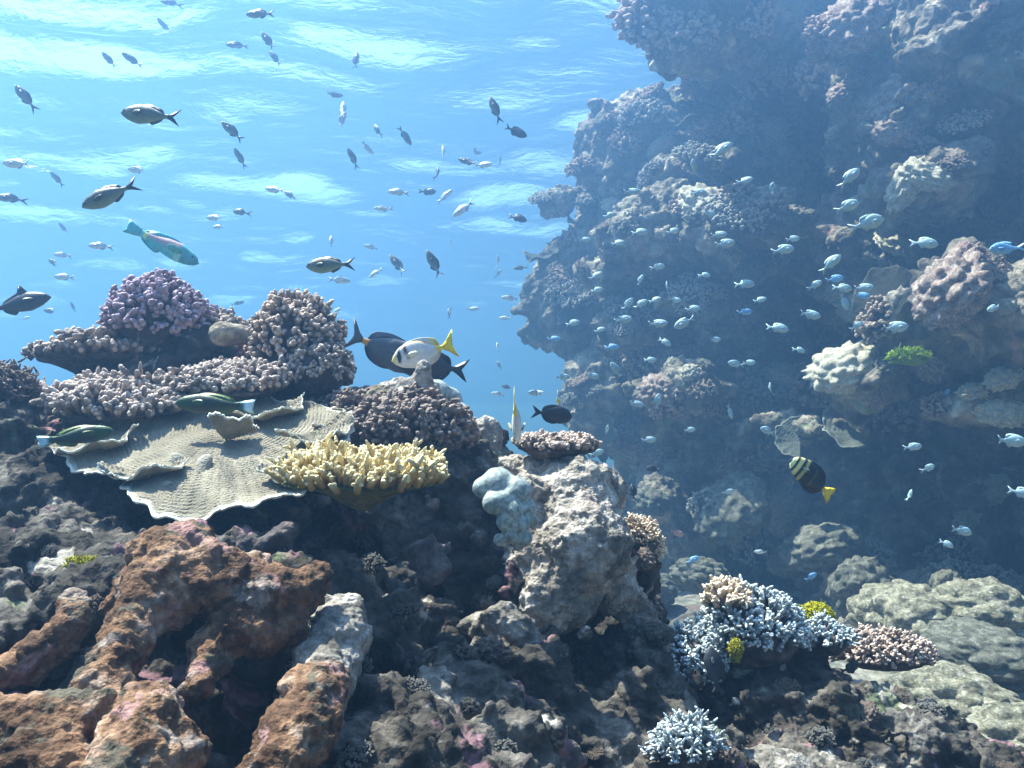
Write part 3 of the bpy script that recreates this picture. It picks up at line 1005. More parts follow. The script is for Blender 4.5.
# lobed and crusted pieces made as solids
def solid(name, label, cat, prims, h, mat, rough, lo, hi, fine, group=None, sub=1):
    me = sdf_mesh(name, prims, h, lo, hi, rough, 0.06)
    if sub:
        me = subdivided(me, 1)
    displaced(me, fine)
    c = (np.array(lo) + np.array(hi)) / 2
    o = link(name, me, None, mat)
    return tag(o, label, cat, group)


def chain(pts, k=.02):
    """pts: (px, py, depth, radius in px) -> capsules"""
    out = []
    P = [(at(x, y, d), r * d / FPX) for x, y, d, r in pts]
    for (a, ra), (b, rb) in zip(P[:-1], P[1:]):
        out.append(cap(a, b, ra, rb, k))
    if len(P) == 1:
        out.append(ell(P[0][0], (P[0][1],) * 3, None, k))
    return out


def bounds(prims, m=.05):
    lo, hi = [], []
    for p in prims:
        if p[0] == 'cap':
            r = max(p[3]); lo += [p[1] - r, p[2] - r]; hi += [p[1] + r, p[2] + r]
        else:
            lo.append(p[1] - p[2]); hi.append(p[1] + p[2])
    return np.min(lo, 0) - m, np.max(hi, 0) + m


def lobed(name, label, cat, chains, h, mat, rough, fine, group=None, k=.02):
    pr = []
    for ch in chains:
        pr += chain(ch, k)
    if group == RUST:
        rl = random.Random(len(chains) * 7 + int(chains[0][0][0]))
        for p in [q for q in pr if q[0] == 'cap']:
            a, b, (ra, rb) = p[1], p[2], p[3]
            for _ in range(max(2, int(np.linalg.norm(b - a) / .022))):
                t = rl.random()
                r = ra + (rb - ra) * t
                n = np.array([rl.gauss(0, 1), rl.gauss(0, 1) - .4, rl.gauss(0, 1) + .3])
                n /= np.linalg.norm(n)
                q = r * rl.uniform(.30, .52)
                pr.append(ell(a + (b - a) * t + n * r * .85, (q * rl.uniform(.9, 1.3), q, q * rl.uniform(.8, 1.2)), None, .022))
    lo, hi = bounds(pr)
    return solid(name, label, cat, pr, h, mat, rough, lo, hi, fine, group)


def rgh(a, s, seed):
    return (lambda P: (a * fbm(P, s, 3, seed)).astype(np.float32),)


def fin(a, s, seed, b=0.0, s2=60.):
    return lambda V, N: a * fbm(V, s, 3, seed, .6) + (b * (0.45 - worley(V * s2, seed)[0]) if b else 0)


RUST = 'rust brown lobed corals at the foot of the mound'
fr = fin(.010, 40., 71, .008, 70.)
rr_ = (lambda P: (.018 * fbm(P, 12., 3, 72, .6) + .010 * (worley(P * 20., 73)[0] - .48)).astype(np.float32),)
lobed('lobed_coral', 'long rusty brown arm bending down from the top knobs, the tallest', 'coral', [
    [(186, 548, 1.44, 20), (158, 592, 1.38, 24), (128, 645, 1.30, 22), (108, 700, 1.22, 25), (84, 780, 1.12, 30)],
    [(146, 560, 1.44, 12), (172, 552, 1.44, 17), (208, 560, 1.43, 16)], [(226, 580, 1.42, 22), (172, 600, 1.37, 22)], [(200, 560, 1.43, 20), (235, 585, 1.43, 22)], [(130, 585, 1.42, 12), (112, 610, 1.40, 10)]], .009, M_RUST, rr_, fr, RUST, .035)
lobed('lobed_coral', 'broad rusty brown hump with hooked lobes beside the pale pillar', 'coral', [
    [(222, 592, 1.44, 22), (255, 592, 1.44, 25), (290, 596, 1.45, 20), (316, 578, 1.48, 13)], [(240, 610, 1.42, 20), (214, 650, 1.36, 17), (196, 694, 1.28, 17)],
    [(290, 600, 1.44, 17), (296, 635, 1.44, 13)], [(262, 600, 1.43, 20), (262, 634, 1.40, 18)], [(240, 575, 1.46, 14), (262, 562, 1.48, 10)]], .009, M_RUST, rr_, fr, RUST, .035)
lobed('lobed_coral', 'rounded rusty brown boulder lobe at the bottom of the frame', 'coral', [
    [(150, 708, 1.14, 30), (138, 745, 1.08, 36), (120, 790, 1.03, 42)], [(160, 745, 1.10, 24), (196, 756, 1.10, 18)]], .009, M_RUST, rr_, fr, RUST, .035)
lobed('lobed_coral', 'thick rusty brown roll lying at the lower corner', 'coral', [
    [(-20, 728, 1.12, 32), (45, 724, 1.12, 30), (100, 712, 1.14, 22)], [(20, 770, 1.05, 40), (80, 790, 1.05, 36)]], .009, M_RUST, rr_, fr, RUST, .035)
lobed('lobed_coral', 'slim rusty brown finger slanting above the corner roll', 'coral', [
    [(-15, 690, 1.34, 22), (30, 660, 1.36, 20), (66, 628, 1.40, 17), (78, 610, 1.44, 12)]], .009, M_RUST, rr_, fr, RUST, .035)
lobed('lobed_coral', 'rust and pale pillar end at the base of the grey pillar', 'coral', [
    [(318, 690, 1.32, 30), (296, 740, 1.22, 34), (270, 790, 1.14, 38)]], .009, M_RUST, rr_, fr, RUST, .035)
lobed('rock_pillar', 'pale grey crusted rock pillar standing among the rusty lobes', 'rock', [
    [(352, 608, 1.54, 14), (340, 650, 1.46, 24), (322, 690, 1.36, 30)], [(330, 618, 1.5, 16), (318, 660, 1.42, 20)], [(356, 640, 1.5, 12), (350, 672, 1.44, 14)]], .009, M_PALE, rgh(.022, 18., 78), fin(.008, 50., 79, .008, 60.))
mark(335, 650, 'pale pillar')
lobed('lobed_coral', 'smooth blue grey lobed coral beneath the middle crest', 'coral', [
    [(498, 484, 1.98, 17)], [(516, 492, 1.97, 16)], [(494, 503, 1.95, 12)], [(512, 510, 1.94, 11)], [(526, 508, 1.96, 10)], [(506, 522, 1.94, 10)], [(520, 524, 1.94, 10)], [(530, 520, 1.96, 8)], [(512, 535, 1.94, 9)], [(524, 538, 1.94, 9)], [(483, 488, 1.98, 11)], [(505, 500, 1.95, 12)], [(500, 540, 1.95, 7)], [(518, 546, 1.95, 6)]],
    .0055, M_PORITES, (), fin(.001, 60., 80), k=.007)
mark(508, 508, 'blue grey lobed coral')
lobed('rock_outcrop', 'big pale sunlit rock hump facing the open channel', 'rock', [
    [(535, 478, 2.3, 18), (575, 497, 2.2, 36), (578, 550, 2.12, 48), (562, 592, 2.08, 36)], [(560, 478, 2.25, 22), (602, 492, 2.26, 24)], [(528, 500, 2.2, 26), (530, 560, 2.12, 30), (545, 600, 2.05, 26)], [(500, 470, 2.35, 14), (540, 476, 2.3, 20)], [(612, 590, 2.2, 26), (640, 625, 2.25, 16), (668, 650, 2.3, 12)], [(600, 510, 2.26, 16), (612, 560, 2.3, 22), (625, 600, 2.32, 14)]],
    .011, M_HUMP, (lambda P: (.032 * fbm(P, 8., 4, 81, .6) + .014 * (worley(P * 15., 83)[0] - .45)).astype(np.float32),), fin(.010, 46., 82, .010, 75.))
mark(570, 520, 'pale rock hump')
lobed('rock_outcrop', 'low pale crusted ledge below the blue grey lobed coral', 'rock', [
    [(470, 625, 1.95, 14), (500, 622, 1.92, 20), (530, 640, 1.9, 16)], [(500, 630, 1.92, 16), (480, 650, 1.9, 12)]], .01, M_PALE, rgh(.03, 12., 83), fin(.008, 40., 84, .008, 55.))
lobed('knob_coral', 'pale tan smooth knob between the purple and tan corals', 'coral', [[(222, 334, 2.5, 13), (250, 335, 2.52, 9)]], .009, M_DOME, (), fin(.002, 50., 85))
lobed('rock_outcrop', 'pale knuckled rock crest directly under the dark surgeonfish pair', 'rock', [
    [(378, 392, 2.36, 9), (400, 386, 2.36, 11), (421, 376, 2.34, 9)], [(372, 402, 2.36, 9), (410, 400, 2.34, 15), (432, 392, 2.36, 11)], [(421, 366, 2.34, 7), (421, 384, 2.34, 9)]],
    .01, M_PALE, rgh(.022, 14., 86), fin(.006, 50., 87, .006, 60.))
lobed('lobed_coral', 'pale green lobed coral on the crest behind the knuckled rock', 'coral', [
    [(436, 394, 2.42, 15)], [(450, 400, 2.44, 13)], [(460, 412, 2.42, 10)]], .009, M_PORITES, (), fin(.002, 50., 88), k=.012)
lobed('rock_outcrop', 'pale grey rock shoulder at the end of the crest above the hump', 'rock', [[(487, 432, 2.42, 14), (492, 460, 2.4, 16)], [(470, 450, 2.4, 16)]], .01, M_PALE, rgh(.022, 14., 89), fin(.006, 50., 90, .006, 60.))
lobed('rock_outcrop', 'pale rounded rock at the bottom edge below the outcrop', 'rock', [[(740, 790, 2.0, 40), (790, 785, 2.0, 30)]], .012, M_PALE, rgh(.025, 12., 91), fin(.006, 50., 92, .006, 50.))
lobed('dead_coral', 'knuckled grey dead coral nubs in the dark under the yellow table', 'coral', [
    [(428, 560, 1.84, 10), (432, 532, 1.84, 7)], [(420, 545, 1.84, 7), (414, 552, 1.84, 6)], [(440, 565, 1.84, 12), (424, 575, 1.82, 12)], [(448, 548, 1.85, 6)]], .008, M_GREYROCK, rgh(.018, 20., 93), fin(.004, 60., 94, .004, 70.))
lobed('dead_coral', 'grey dead coral nubs in the shade under the leaf coral', 'coral', [
    [(255, 560, 1.7, 14), (270, 545, 1.7, 9), (290, 532, 1.7, 8)], [(240, 555, 1.7, 8), (246, 540, 1.7, 6)]], .008, M_GREYROCK, rgh(.018, 20., 95), fin(.004, 60., 96, .004, 70.))

#@@WALLCORALS
# ------------------------------------------------------------------ corals on the wall
def proto(name, mb, mr, seed, R, parts=('base', 'branches'), **kw):
    (bv, bf), (v, f, tip) = colony_parts(seed, R, **kw)
    return name, [('base', new_mesh('base', bv, bf), mr), ('branches', new_mesh('branches', v, f, attrs={'tip': tip}), mb)]


M_WTAN = branch_mat('wall_tan_knobs', (0.14, 0.10, 0.08), (0.62, 0.48, 0.38), bump=.006, fine=60)
M_WGREY = branch_mat('wall_grey_knobs', (0.12, 0.12, 0.11), (0.50, 0.48, 0.43), bump=.006, fine=60)
M_WPINK = branch_mat('wall_pink_knobs', (0.15, 0.10, 0.085), (0.64, 0.48, 0.40), bump=.006, fine=60)


def single(name, me, mat):
    me.materials.append(mat)
    return name, [(None, me, mat)]


PROTO = {
    'tan bushy coral': proto('bushy_coral', M_WTAN, M_GREYROCK, 101, (1, 1, .8), n=110, L=.36, r0=.11, r1=.09, zmin=-.3, knobs=2),
    'grey bushy coral': proto('bushy_coral', M_WGREY, M_GREYROCK, 102, (1, .9, .7), n=120, L=.34, r0=.10, r1=.085, zmin=-.3, knobs=2),
    'pink bushy coral': proto('bushy_coral', M_WPINK, M_GREYROCK, 103, (1, 1, .8), n=100, L=.40, r0=.12, r1=.10, zmin=-.3, knobs=2),
    'grey shelf coral': proto('shelf_coral', M_WGREY, M_GREYROCK, 104, (1, .85, .3), n=150, L=.2, r0=.07, r1=.06, flat=True, knobs=2),
    'tan shelf coral': proto('shelf_coral', M_WTAN, M_GREYROCK, 105, (1, .8, .3), n=150, L=.22, r0=.075, r1=.065, flat=True, knobs=2),
    'pinkish lumpy coral': single('lumpy_coral', boulder_mesh('lumpy_coral', 106, (1, .85, .7), 3.4, .40, 5, .15), M_PINKLUMP),
    'cream lumpy coral': single('lumpy_coral', boulder_mesh('lumpy_coral', 107, (1, .8, .6), 3.0, .42, 5, .12), M_CREAMLUMP),
    'grey green lumpy coral': single('lumpy_coral', boulder_mesh('lumpy_coral', 108, (1, .9, .55), 2.4, .34, 5, .09), M_GREENPLATE),
    'tan dome coral': single('dome_coral', boulder_mesh('dome_coral', 109, (1, 1, .85), 2.0, .10, 4, .02), M_DOME),
    'grey leaf coral': single('leaf_coral', plate_mesh('leaf_coral', 110, lambda t: 1 + .10 * math.sin(3 * t) + .05 * math.sin(8 * t), -2.2, 1.6, 24, 60, .35, .10, 5, .008, 9, .05), M_PLATE_GREY),
}
GROUP_W = 'corals growing on the reef wall'


def from_proto(kind, loc, up, spin, scale):
    name, parts = PROTO[kind]
    if parts[0][0] is None:
        t = link(name, parts[0][1])
    else:
        t = empty(name, loc)
        for pn, me, mt_ in parts:
            link(pn, me, t, mt_)
    place(t, loc, up, spin, scale)
    return t


def on_wall(kind, px, py, r_px, label=None, upn=0.5, spin=0.0, squash=1.0, sink=0.25, name=None, tree=None, up=None):
    h_ = hit(tree or TREE_WALL, px, py)
    if h_ is None:
        return None
    p, n, dist = h_
    dep = p.dot(CAM_F)
    R = r_px * dep / FPX
    u = Vector(up) if up is not None else (n * upn + Vector((0, 0, 1 - upn))).normalized()
    t = from_proto(kind, p - n * R * sink * 0.5, u, spin, (R, R, R * squash))
    if label:
        tag(t, label, 'coral', GROUP_W)
    return t


NAMED_W = [
    ('tan dome coral', 659, 150, 15, 'smooth pale dome coral standing proud on the upper ledge of the wall', 'pale dome coral'),
    ('cream lumpy coral', 905, 186, 26, 'larger lobe of the bright cream lumpy coral pair in the upper overhang', None),
    ('cream lumpy coral', 930, 176, 24, 'smaller lobe of the bright cream lumpy coral pair in the upper overhang', 'cream lumpy pair'),
    ('tan bushy coral', 762, 216, 24, 'orange cream knobby coral at the lip of the mid wall shadow', 'orange cream knobby coral'),
    ('pink bushy coral', 648, 22, 30, 'pink knobby coral cluster at the top corner of the wall beside open water', 'pink corner cluster'),
    ('pink bushy coral', 690, 30, 26, 'second pink knobby cluster a step inside the top corner of the wall', None),
    ('pinkish lumpy coral', 686, 46, 24, 'fleshy pink tan fold hanging under the top corner clusters', None),
    ('pinkish lumpy coral', 848, 28, 34, 'pale pink crusted knob near the top of the overhang', 'pink crusted knob'),
    ('pinkish lumpy coral', 905, 100, 42, 'broad pinkish crusted flank slanting across the upper overhang', 'pinkish slanting flank'),
    ('tan shelf coral', 960, 120, 30, 'rough tan shelf trailing off the pinkish slanting flank', None),
    ('cream lumpy coral', 845, 368, 34, 'pale cream mass at the tip of the jutting ledge', 'cream ledge tip'),
    ('pinkish lumpy coral', 878, 395, 15, 'small round pink coral head under the jutting ledge', 'round pink head'),
    ('cream lumpy coral', 1002, 410, 24, 'yellowish cream lump below the jutting block at the frame edge', 'yellowish cream lump'),
    ('cream lumpy coral', 975, 392, 18, 'smaller cream lump next to the yellowish one at the frame edge', None),
    ('pinkish lumpy coral', 950, 290, 46, 'big reddish crusted block jutting out above the dark cave', 'reddish block'),
    ('pinkish lumpy coral', 1006, 248, 24, 'brown crusted knob at the frame edge above the reddish block', None),
    ('grey green lumpy coral', 820, 545, 42, 'grey green lumpy coral arching low on the wall beneath the striped tang', 'grey green arch'),
    ('grey green lumpy coral', 790, 560, 22, 'drooping end of the grey green arch low on the wall', None),
    ('pinkish lumpy coral', 660, 390, 24, 'pale pinkish lump at the near end of the lit arch ledge', None),
    ('pinkish lumpy coral', 686, 358, 30, 'pale pinkish crest in the middle of the lit arch ledge', 'lit arch ledge'),
    ('grey green lumpy coral', 730, 510, 40, 'pale grey mass low on the far wall above the channel', 'pale low mass'),
    ('cream lumpy coral', 705, 205, 26, 'whitish branching lump catching the sun on the mid wall', 'whitish mid lump'),
    ('grey shelf coral', 735, 215, 36, 'wide fan shaped grey shelf with a bright rim on the mid wall', 'wide fan shelf'),
    ('grey bushy coral', 700, 160, 24, 'tan tipped bushy coral beside the pale dome coral', None),
]
for i, (k, px, py, r, lab, mk) in enumerate(NAMED_W):
    on_wall(k, px, py, r, lab, .5, i * 1.3, .85, sink=.1)
    if mk:
        mark(px, py, mk)

# leaves standing out of the wall
def leaf_at(px, py, d, R, up, spin, label, seed, th=(-2.4, 1.2), mat=None, bowl=.25, rid=.01, mk=None, free=False):
    me = plate_mesh('leaf_coral', seed, lambda t: 1 + .05 * math.sin(3 * t + seed) + .03 * math.sin(9 * t) + .02 * math.sin(17 * t), th[0], th[1], 40, 120, bowl, .07, 5, rid, 10, .035)
    o = link('leaf_coral', me, None, mat or M_PLATE_GREY)
    h_ = hit(TREE_WALL, px, py)
    p_, n_ = (h_[0], h_[1]) if h_ and not free else (at(px, py, d * WS), Vector(up))
    u_ = (n_ * .2 + Vector(up).normalized() * .8).normalized()
    place(o, p_ - ray(px, py).normalized() * .12, u_, spin, R * WS * (p_.dot(CAM_F) / (d * WS)))
    tag(o, label, 'coral', GROUP_W)
    if mk:
        mark(px, py, mk)
    return o


leaf_at(588, 318, 6.75, .24, (-.5, -.55, .65), 2.2, 'pale leaf coral slanting out near the open water edge of the wall', 51, (-1.3, 1.3), mk='slanting leaf coral')
leaf_at(884, 298, 4.45, .17, (-.80, -.55, .25), .4, 'large dark disc coral standing on edge behind the ledge tip', 52, (-3.1, 3.1), mat=M_DISC, bowl=.1, rid=.003, mk='dark disc coral')
leaf_at(800, 440, 4.85, .13, (-.2, -.6, .7), 2.6, 'upper pale leaf of the stacked leaf corals next to the striped tang', 53, (-2.6, 2.2), mk='stacked leaf corals')
leaf_at(764, 452, 4.8, .08, (-.3, -.5, .8), 2.9, 'lower small leaf of the stacked leaf corals next to the striped tang', 54, (-2.6, 2.0))
leaf_at(808, 412, 4.95, .10, (-.35, -.7, .5), 2.0, 'round thin leaf on top of the stacked leaf corals', 55, (-2.8, 2.4))
leaf_at(860, 430, 4.85, .20, (-.2, -.45, .85), 3.3, 'long pale shelf leaf at the roof of the dark cave', 56, (-2.0, 1.4), mk='long shelf leaf')
leaf_at(766, 445, 5.0, .09, (-.6, -.7, .3), 1.0, 'dim curled leaf at the back of the stacked leaf corals', 57, (-2.8, 2.4))
leaf_at(604, 445, 6.6, .22, (-.8, -.55, .1), 1.5, 'dim tall leaf coral low on the open water edge of the wall', 58, (-1.2, 1.2))
tuft('algae_tuft', 'bright lime green algae mat under the reddish block', 'algae', hit(TREE_WALL, 909, 359)[0] - ray(909, 359) * .35, (.12 * WS, .10 * WS, .045 * WS), M_LIME, 34, 520, .26)
mark(909, 357, 'lime algae mat')

# boulders at the foot of the wall
def boulder(px, py, d, R, label, seed, mat=None, mk=None, lob=2.6, dep=.30):
    o = link('boulder_coral', boulder_mesh('boulder_coral', seed, (1, 1, 1), lob, dep, 6, .05), None, mat or M_BOULDER)
    place(o, at(px, py, d * WS), (0.1, -.1, 1), seed, (R[0] * WS, R[1] * WS, R[2] * WS))
    tag(o, label, 'coral')
    if mk:
        mark(px, py, mk)


boulder(912, 622, 3.9, (.26, .22, .17), 'widest dull green boulder coral behind the pinkish branching coral', 201, mk='widest boulder coral')
boulder(985, 612, 3.8, (.22, .2, .13), 'olive boulder coral with a flat top by the frame edge', 202, mk='flat olive boulder')
boulder(946, 590, 4.2, (.07, .07, .09), 'small yellowish knob standing between the two widest boulders', 203)
boulder(862, 590, 4.4, (.16, .14, .15), 'grey pitted boulder at the shadowed foot of the wall', 204, M_GREENPLATE)
boulder(985, 655, 3.4, (.24, .2, .11), 'pale layered boulder under the flat olive boulder', 205, M_GREENPLATE)
boulder(955, 705, 3.1, (.20, .18, .12), 'lumpy yellow olive boulder in the lowest corner', 206, mk='yellow olive boulder')
boulder(1010, 745, 2.9, (.22, .18, .12), 'pale crusted boulder at the very corner below the yellow olive one', 207, lob=3, dep=.35)
boulder(985, 690, 3.3, (.08, .08, .09), 'round olive hump on the yellow olive boulder', 208)
boulder(700, 575, 5.2, (.16, .14, .10), 'hazy grey boulder on the channel floor past the pale hump', 209, M_GREENPLATE)
boulder(655, 590, 5.6, (.14, .12, .10), 'hazy little boulder deepest in the channel', 210, M_GREENPLATE)

# everything else that grows on the wall and on the mound, scattered but each its own colony
rngw = random.Random(77)
SCATTER = []


def scatter(n, box, kinds, rmin, rmax, tree, mind, maxtry=40, zmin=-.35):
    done = 0
    for _ in range(n * maxtry):
        if done >= n:
            break
        px, py = rngw.uniform(box[0], box[2]), rngw.uniform(box[1], box[3])
        if any((px - a) ** 2 + (py - b) ** 2 < (mind * (0.6 + 0.4 * rngw.random())) ** 2 for a, b, *_ in SCATTER):
            continue
        h_ = hit(tree, px, py)
        if h_ is None or h_[1].z < zmin:
            continue
        hf = hit(TREE_FORE, px, py) if tree is TREE_WALL else None
        if hf is not None:
            continue
        k = rngw.choice(kinds)
        r = rngw.uniform(rmin, rmax)
        t = on_wall(k, px, py, r, None, rngw.uniform(.35, .7), rngw.uniform(0, 6.3), rngw.uniform(.7, 1.1), tree=tree)
        SCATTER.append((px, py, r, k, t))
        done += 1


LW = ['tan bushy coral', 'grey bushy coral', 'grey bushy coral', 'pink bushy coral', 'grey shelf coral', 'tan shelf coral', 'pinkish lumpy coral', 'grey green lumpy coral', 'grey bushy coral', 'cream lumpy coral', 'grey leaf coral']
scatter(125, (525, 90, 790, 470), LW, 7, 21, TREE_WALL, 16)
scatter(16, (625, 0, 860, 90), ['pink bushy coral', 'tan bushy coral', 'pinkish lumpy coral'], 12, 26, TREE_WALL, 26)
scatter(30, (800, 10, 1024, 420), ['pinkish lumpy coral', 'cream lumpy coral', 'tan bushy coral', 'tan shelf coral', 'grey green lumpy coral', 'pink bushy coral'], 12, 26, TREE_WALL, 26)
scatter(26, (640, 470, 1024, 640), ['grey green lumpy coral', 'grey bushy coral', 'grey leaf coral', 'tan dome coral', 'cream lumpy coral'], 12, 28, TREE_WALL, 26, zmin=-.1)
NW = len(SCATTER)
scatter(55, (0, 430, 1024, 768), ['pinkish lumpy coral', 'grey green lumpy coral', 'grey bushy coral', 'tan bushy coral', 'tan shelf coral', 'grey bushy coral'], 7, 20, TREE_FORE, 26, zmin=.0)

#@@FISH
# ------------------------------------------------------------------ fish
def fish_mat(name, rough=0.42):
    m, nt, b = mat_base(name, rough, 0.4)
    a = nd(nt, 'ShaderNodeAttribute', attribute_name='tint')
    tc = nd(nt, 'ShaderNodeTexCoord')
    n = nd(nt, 'ShaderNodeTexNoise', Scale=18.0, Detail=3.0)
    nt.links.new(tc.outputs['Object'], n.inputs['Vector'])
    v = ramp(nt, n.outputs[0], [(0.3, (.85,) * 3), (0.7, (1.12,) * 3)])
    nt.links.new(mixc(nt, 1.0, a.outputs['Color'], v, 'MULTIPLY'), b.inputs['Base Color'])
    vo = nd(nt, 'ShaderNodeTexVoronoi', Scale=55.0)
    nt.links.new(tc.outputs['Object'], vo.inputs['Vector'])
    bp = nd(nt, 'ShaderNodeBump', Strength=0.2, Distance=0.003)
    nt.links.new(vo.outputs['Distance'], bp.inputs['Height'])
    nt.links.new(bp.outputs[0], b.inputs['Normal'])
    return m


M_FISH = fish_mat('fish_skin')
M_EYE, _nt, _b = mat_base('fish_eye', 0.15, 0.5)
_v = nd(_nt, 'ShaderNodeTexNoise', Scale=4.0)
_nt.links.new(ramp(_nt, _v.outputs[0], [(.4, (.01, .01, .012)), (.7, (.03, .03, .035))]), _b.inputs['Base Color'])


def body_mesh(prof, tint, lenb=0.80, nseg=44, ns=16):
    """prof: (t, top, bottom, half width); nose at x=+0.5"""
    P = np.array(prof)
    t = 0.5 - 0.5 * np.cos(np.pi * np.linspace(0.0, 1, nseg))
    t = np.clip(t, .004, 1)

    def sm(col):
        fine = np.linspace(0, 1, 201)
        y = np.interp(fine, P[:, 0], P[:, col])
        k = np.ones(13) / 13
        ys = np.convolve(np.pad(y, 6, mode='edge'), k, 'valid')
        ys[0:4] = y[0:4] + (ys[4] - y[4])
        return np.interp(t, fine, ys)
    top, bot, w = sm(1), sm(2), sm(3)
    e = np.sqrt(np.clip(t / .05, 0, 1))
    mid = (top + bot) / 2
    top, bot, w = mid + (top - mid) * e, mid + (bot - mid) * e, w * e
    a = 2 * np.pi * np.arange(ns) / ns
    V = []
    for i in range(nseg):
        h = (top[i] - bot[i]) / 2
        c, s_ = np.cos(a), np.sin(a)
        y = w[i] * np.sign(c) * np.abs(c) ** 1.15
        z = mid[i] + h * np.sign(s_) * np.abs(s_) ** .95
        V.append(np.stack([np.full(ns, .5 - t[i] * lenb), y, z], 1))
    V = np.concatenate(V)
    F = []
    for i in range(nseg - 1):
        for j in range(ns):
            j2 = (j + 1) % ns
            F.append((i * ns + j, (i + 1) * ns + j, (i + 1) * ns + j2, i * ns + j2))
    F.append(tuple(range(ns)))
    F.append(tuple(reversed(range((nseg - 1) * ns, nseg * ns))))
    tt = np.repeat(t, ns)
    zz = (V[:, 2] - np.repeat(bot, ns)) / np.maximum(np.repeat(top - bot, ns), 1e-4)
    colr = np.array([tint(x, z) for x, z in zip(tt, zz)], np.float32)
    return V, F, colr


def fin_mesh(poly, tint, thick=0.006, smooth=True):
    """poly: outline points (x, z), the fin tapers to its rim"""
    p0 = np.array(poly, float)
    q0, q1, q2, q3 = np.roll(p0, 1, 0), p0, np.roll(p0, -1, 0), np.roll(p0, -2, 0)
    p = []
    for u in (0, .25, .5, .75):
        p.append(.5 * (2 * q1 + (q2 - q0) * u + (2 * q0 - 5 * q1 + 4 * q2 - q3) * u * u + (3 * q1 - q0 - 3 * q2 + q3) * u ** 3))
    p = np.stack(p, 1).reshape(-1, 2) if smooth else p0
    n = len(p)
    c = p.mean(0)
    inner = c + (p - c) * .55
    V = np.concatenate([np.stack([p[:, 0], np.zeros(n), p[:, 1]], 1),
                        np.stack([inner[:, 0], np.full(n, thick), inner[:, 1]], 1), np.stack([inner[:, 0], np.full(n, -thick), inner[:, 1]], 1)])
    F = []
    for i in range(n):
        j = (i + 1) % n
        F += [(i, j, n + j, n + i), (j, i, 2 * n + i, 2 * n + j)]
    F.append(tuple(n + i for i in range(n)))
    F.append(tuple(2 * n + i for i in reversed(range(n))))
    col = np.array([tint(x, z) for x, z in V[:, [0, 2]]], np.float32)
    return V, F, col


def const(c):
    return lambda *a: c


def lerp(a, b, f):
    f = min(max(f, 0), 1)
    return tuple(x + (y - x) * f for x, y in zip(a, b))


class Kind:
    pass


def fish_kind(prof, tint, tail, dorsal, anal, tails, fins, lenb=.8, eye=(.09, .3, .022), pec=True, pectint=None, thick=.004):
    k = Kind()
    k.body = body_mesh(prof, tint, lenb)
    k.fins = [('tail_fin', fin_mesh(tail, tails, thick, False)), ('dorsal_fin', fin_mesh(dorsal, fins, thick)), ('anal_fin', fin_mesh(anal, fins, thick))]
    P = np.array(prof)
    wid = np.interp(.30, P[:, 0], P[:, 3])
    if pec:
        V, F, c = fin_mesh([(.28, .0), (.22, .035), (.12, .03), (.10, -.03), (.20, -.045)], pectint or fins, thick * .6)
        for sgn in (1, -1):
            W = V.copy()
            x = W[:, 0].copy()
            W[:, 1] = sgn * (wid * .9 + (.28 - x) * .35 + W[:, 1])
            k.fins.append(('pectoral_fin', (W, F, c)))
    ex = .5 - eye[0] * lenb
    tp, bt, ww = (np.interp(eye[0], P[:, 0], P[:, i]) for i in (1, 2, 3))
    k.eye = (ex, ww * .86, bt + (tp - bt) * (1 - eye[1]), eye[2])
    k.cache = {}
    return k


def bent(V, b):
    W = np.array(V, float)
    q = np.minimum(W[:, 0] - .12, 0)
    W[:, 1] += b * q * q
    return W


def meshes_of(k, name, b_=0.0):
    k.meshes = k.cache.get(b_)
    if k.meshes is None:
        V, F, c = k.body
        V = bent(V, b_)
        b = new_mesh(name, V, F, attrs={'tint': c})
        b.materials.append(M_FISH)
        fins = []
        for fn_, (V, F, c) in k.fins:
            V = bent(V, b_)
            m_ = new_mesh(fn_, V, F, attrs={'tint': c})
            m_.materials.append(M_FISH)
            fins.append((fn_, m_))
        ev, ef = ico(2)
        eyes = []
        for sgn in (1, -1):
            m_ = new_mesh('eye', ev * np.array([k.eye[3], k.eye[3] * .5, k.eye[3]]) + np.array([k.eye[0], sgn * k.eye[1], k.eye[2]]), ef)
            m_.materials.append(M_EYE)
            eyes.append(('eye', m_))
        # one-piece mesh for fish too small in the picture to show their parts
        Vs, Fs, Cs, n = [], [], [], 0
        for V, F, c in [k.body] + [f_[1] for f_ in k.fins]:
            Vs.append(bent(V, b_)); Cs.append(c)
            Fs += [tuple(i + n for i in f) for f in F]
            n += len(V)
        one = new_mesh(name, np.concatenate(Vs), Fs, attrs={'tint': np.concatenate(Cs)})
        one.materials.append(M_FISH)
        k.meshes = k.cache[b_] = (b, fins, eyes, one)
    return k.meshes


def put_fish(kind, name, px, py, d, length, ang, yaw=0.0, roll=0.0, parts=True, bend=0.0):
    """ANG: heading in the picture plane (0 = towards the wall, 90 = up); YAW: how far the nose turns away from the viewer"""
    b, fins, eyes, one = meshes_of(kind, name, bend)
    a, y = math.radians(ang), math.radians(yaw)
    f = (CAM_R * math.cos(a) + CAM_U * math.sin(a)) * math.cos(y) + CAM_F * math.sin(y)
    up = Vector((0, 0, 1))
    if abs(f.dot(up)) > .93:
        up = (CAM_R * (-math.sin(a)) + CAM_U * math.cos(a)) * (1 if math.cos(a) >= 0 else -1)
    s_ = up.cross(f).normalized()
    u = f.cross(s_).normalized()
    if roll:
        q = Matrix.Rotation(math.radians(roll), 3, f)
        s_, u = q @ s_, q @ u
    M = Matrix((f, s_, u)).transposed().to_4x4()
    o = link(name, b if parts else one)
    o.matrix_world = Matrix.Translation(at(px, py, d)) @ M @ Matrix.Scale(length, 4)
    if parts:
        for nm, m_ in fins + eyes:
            link(nm, m_, o)
    return o


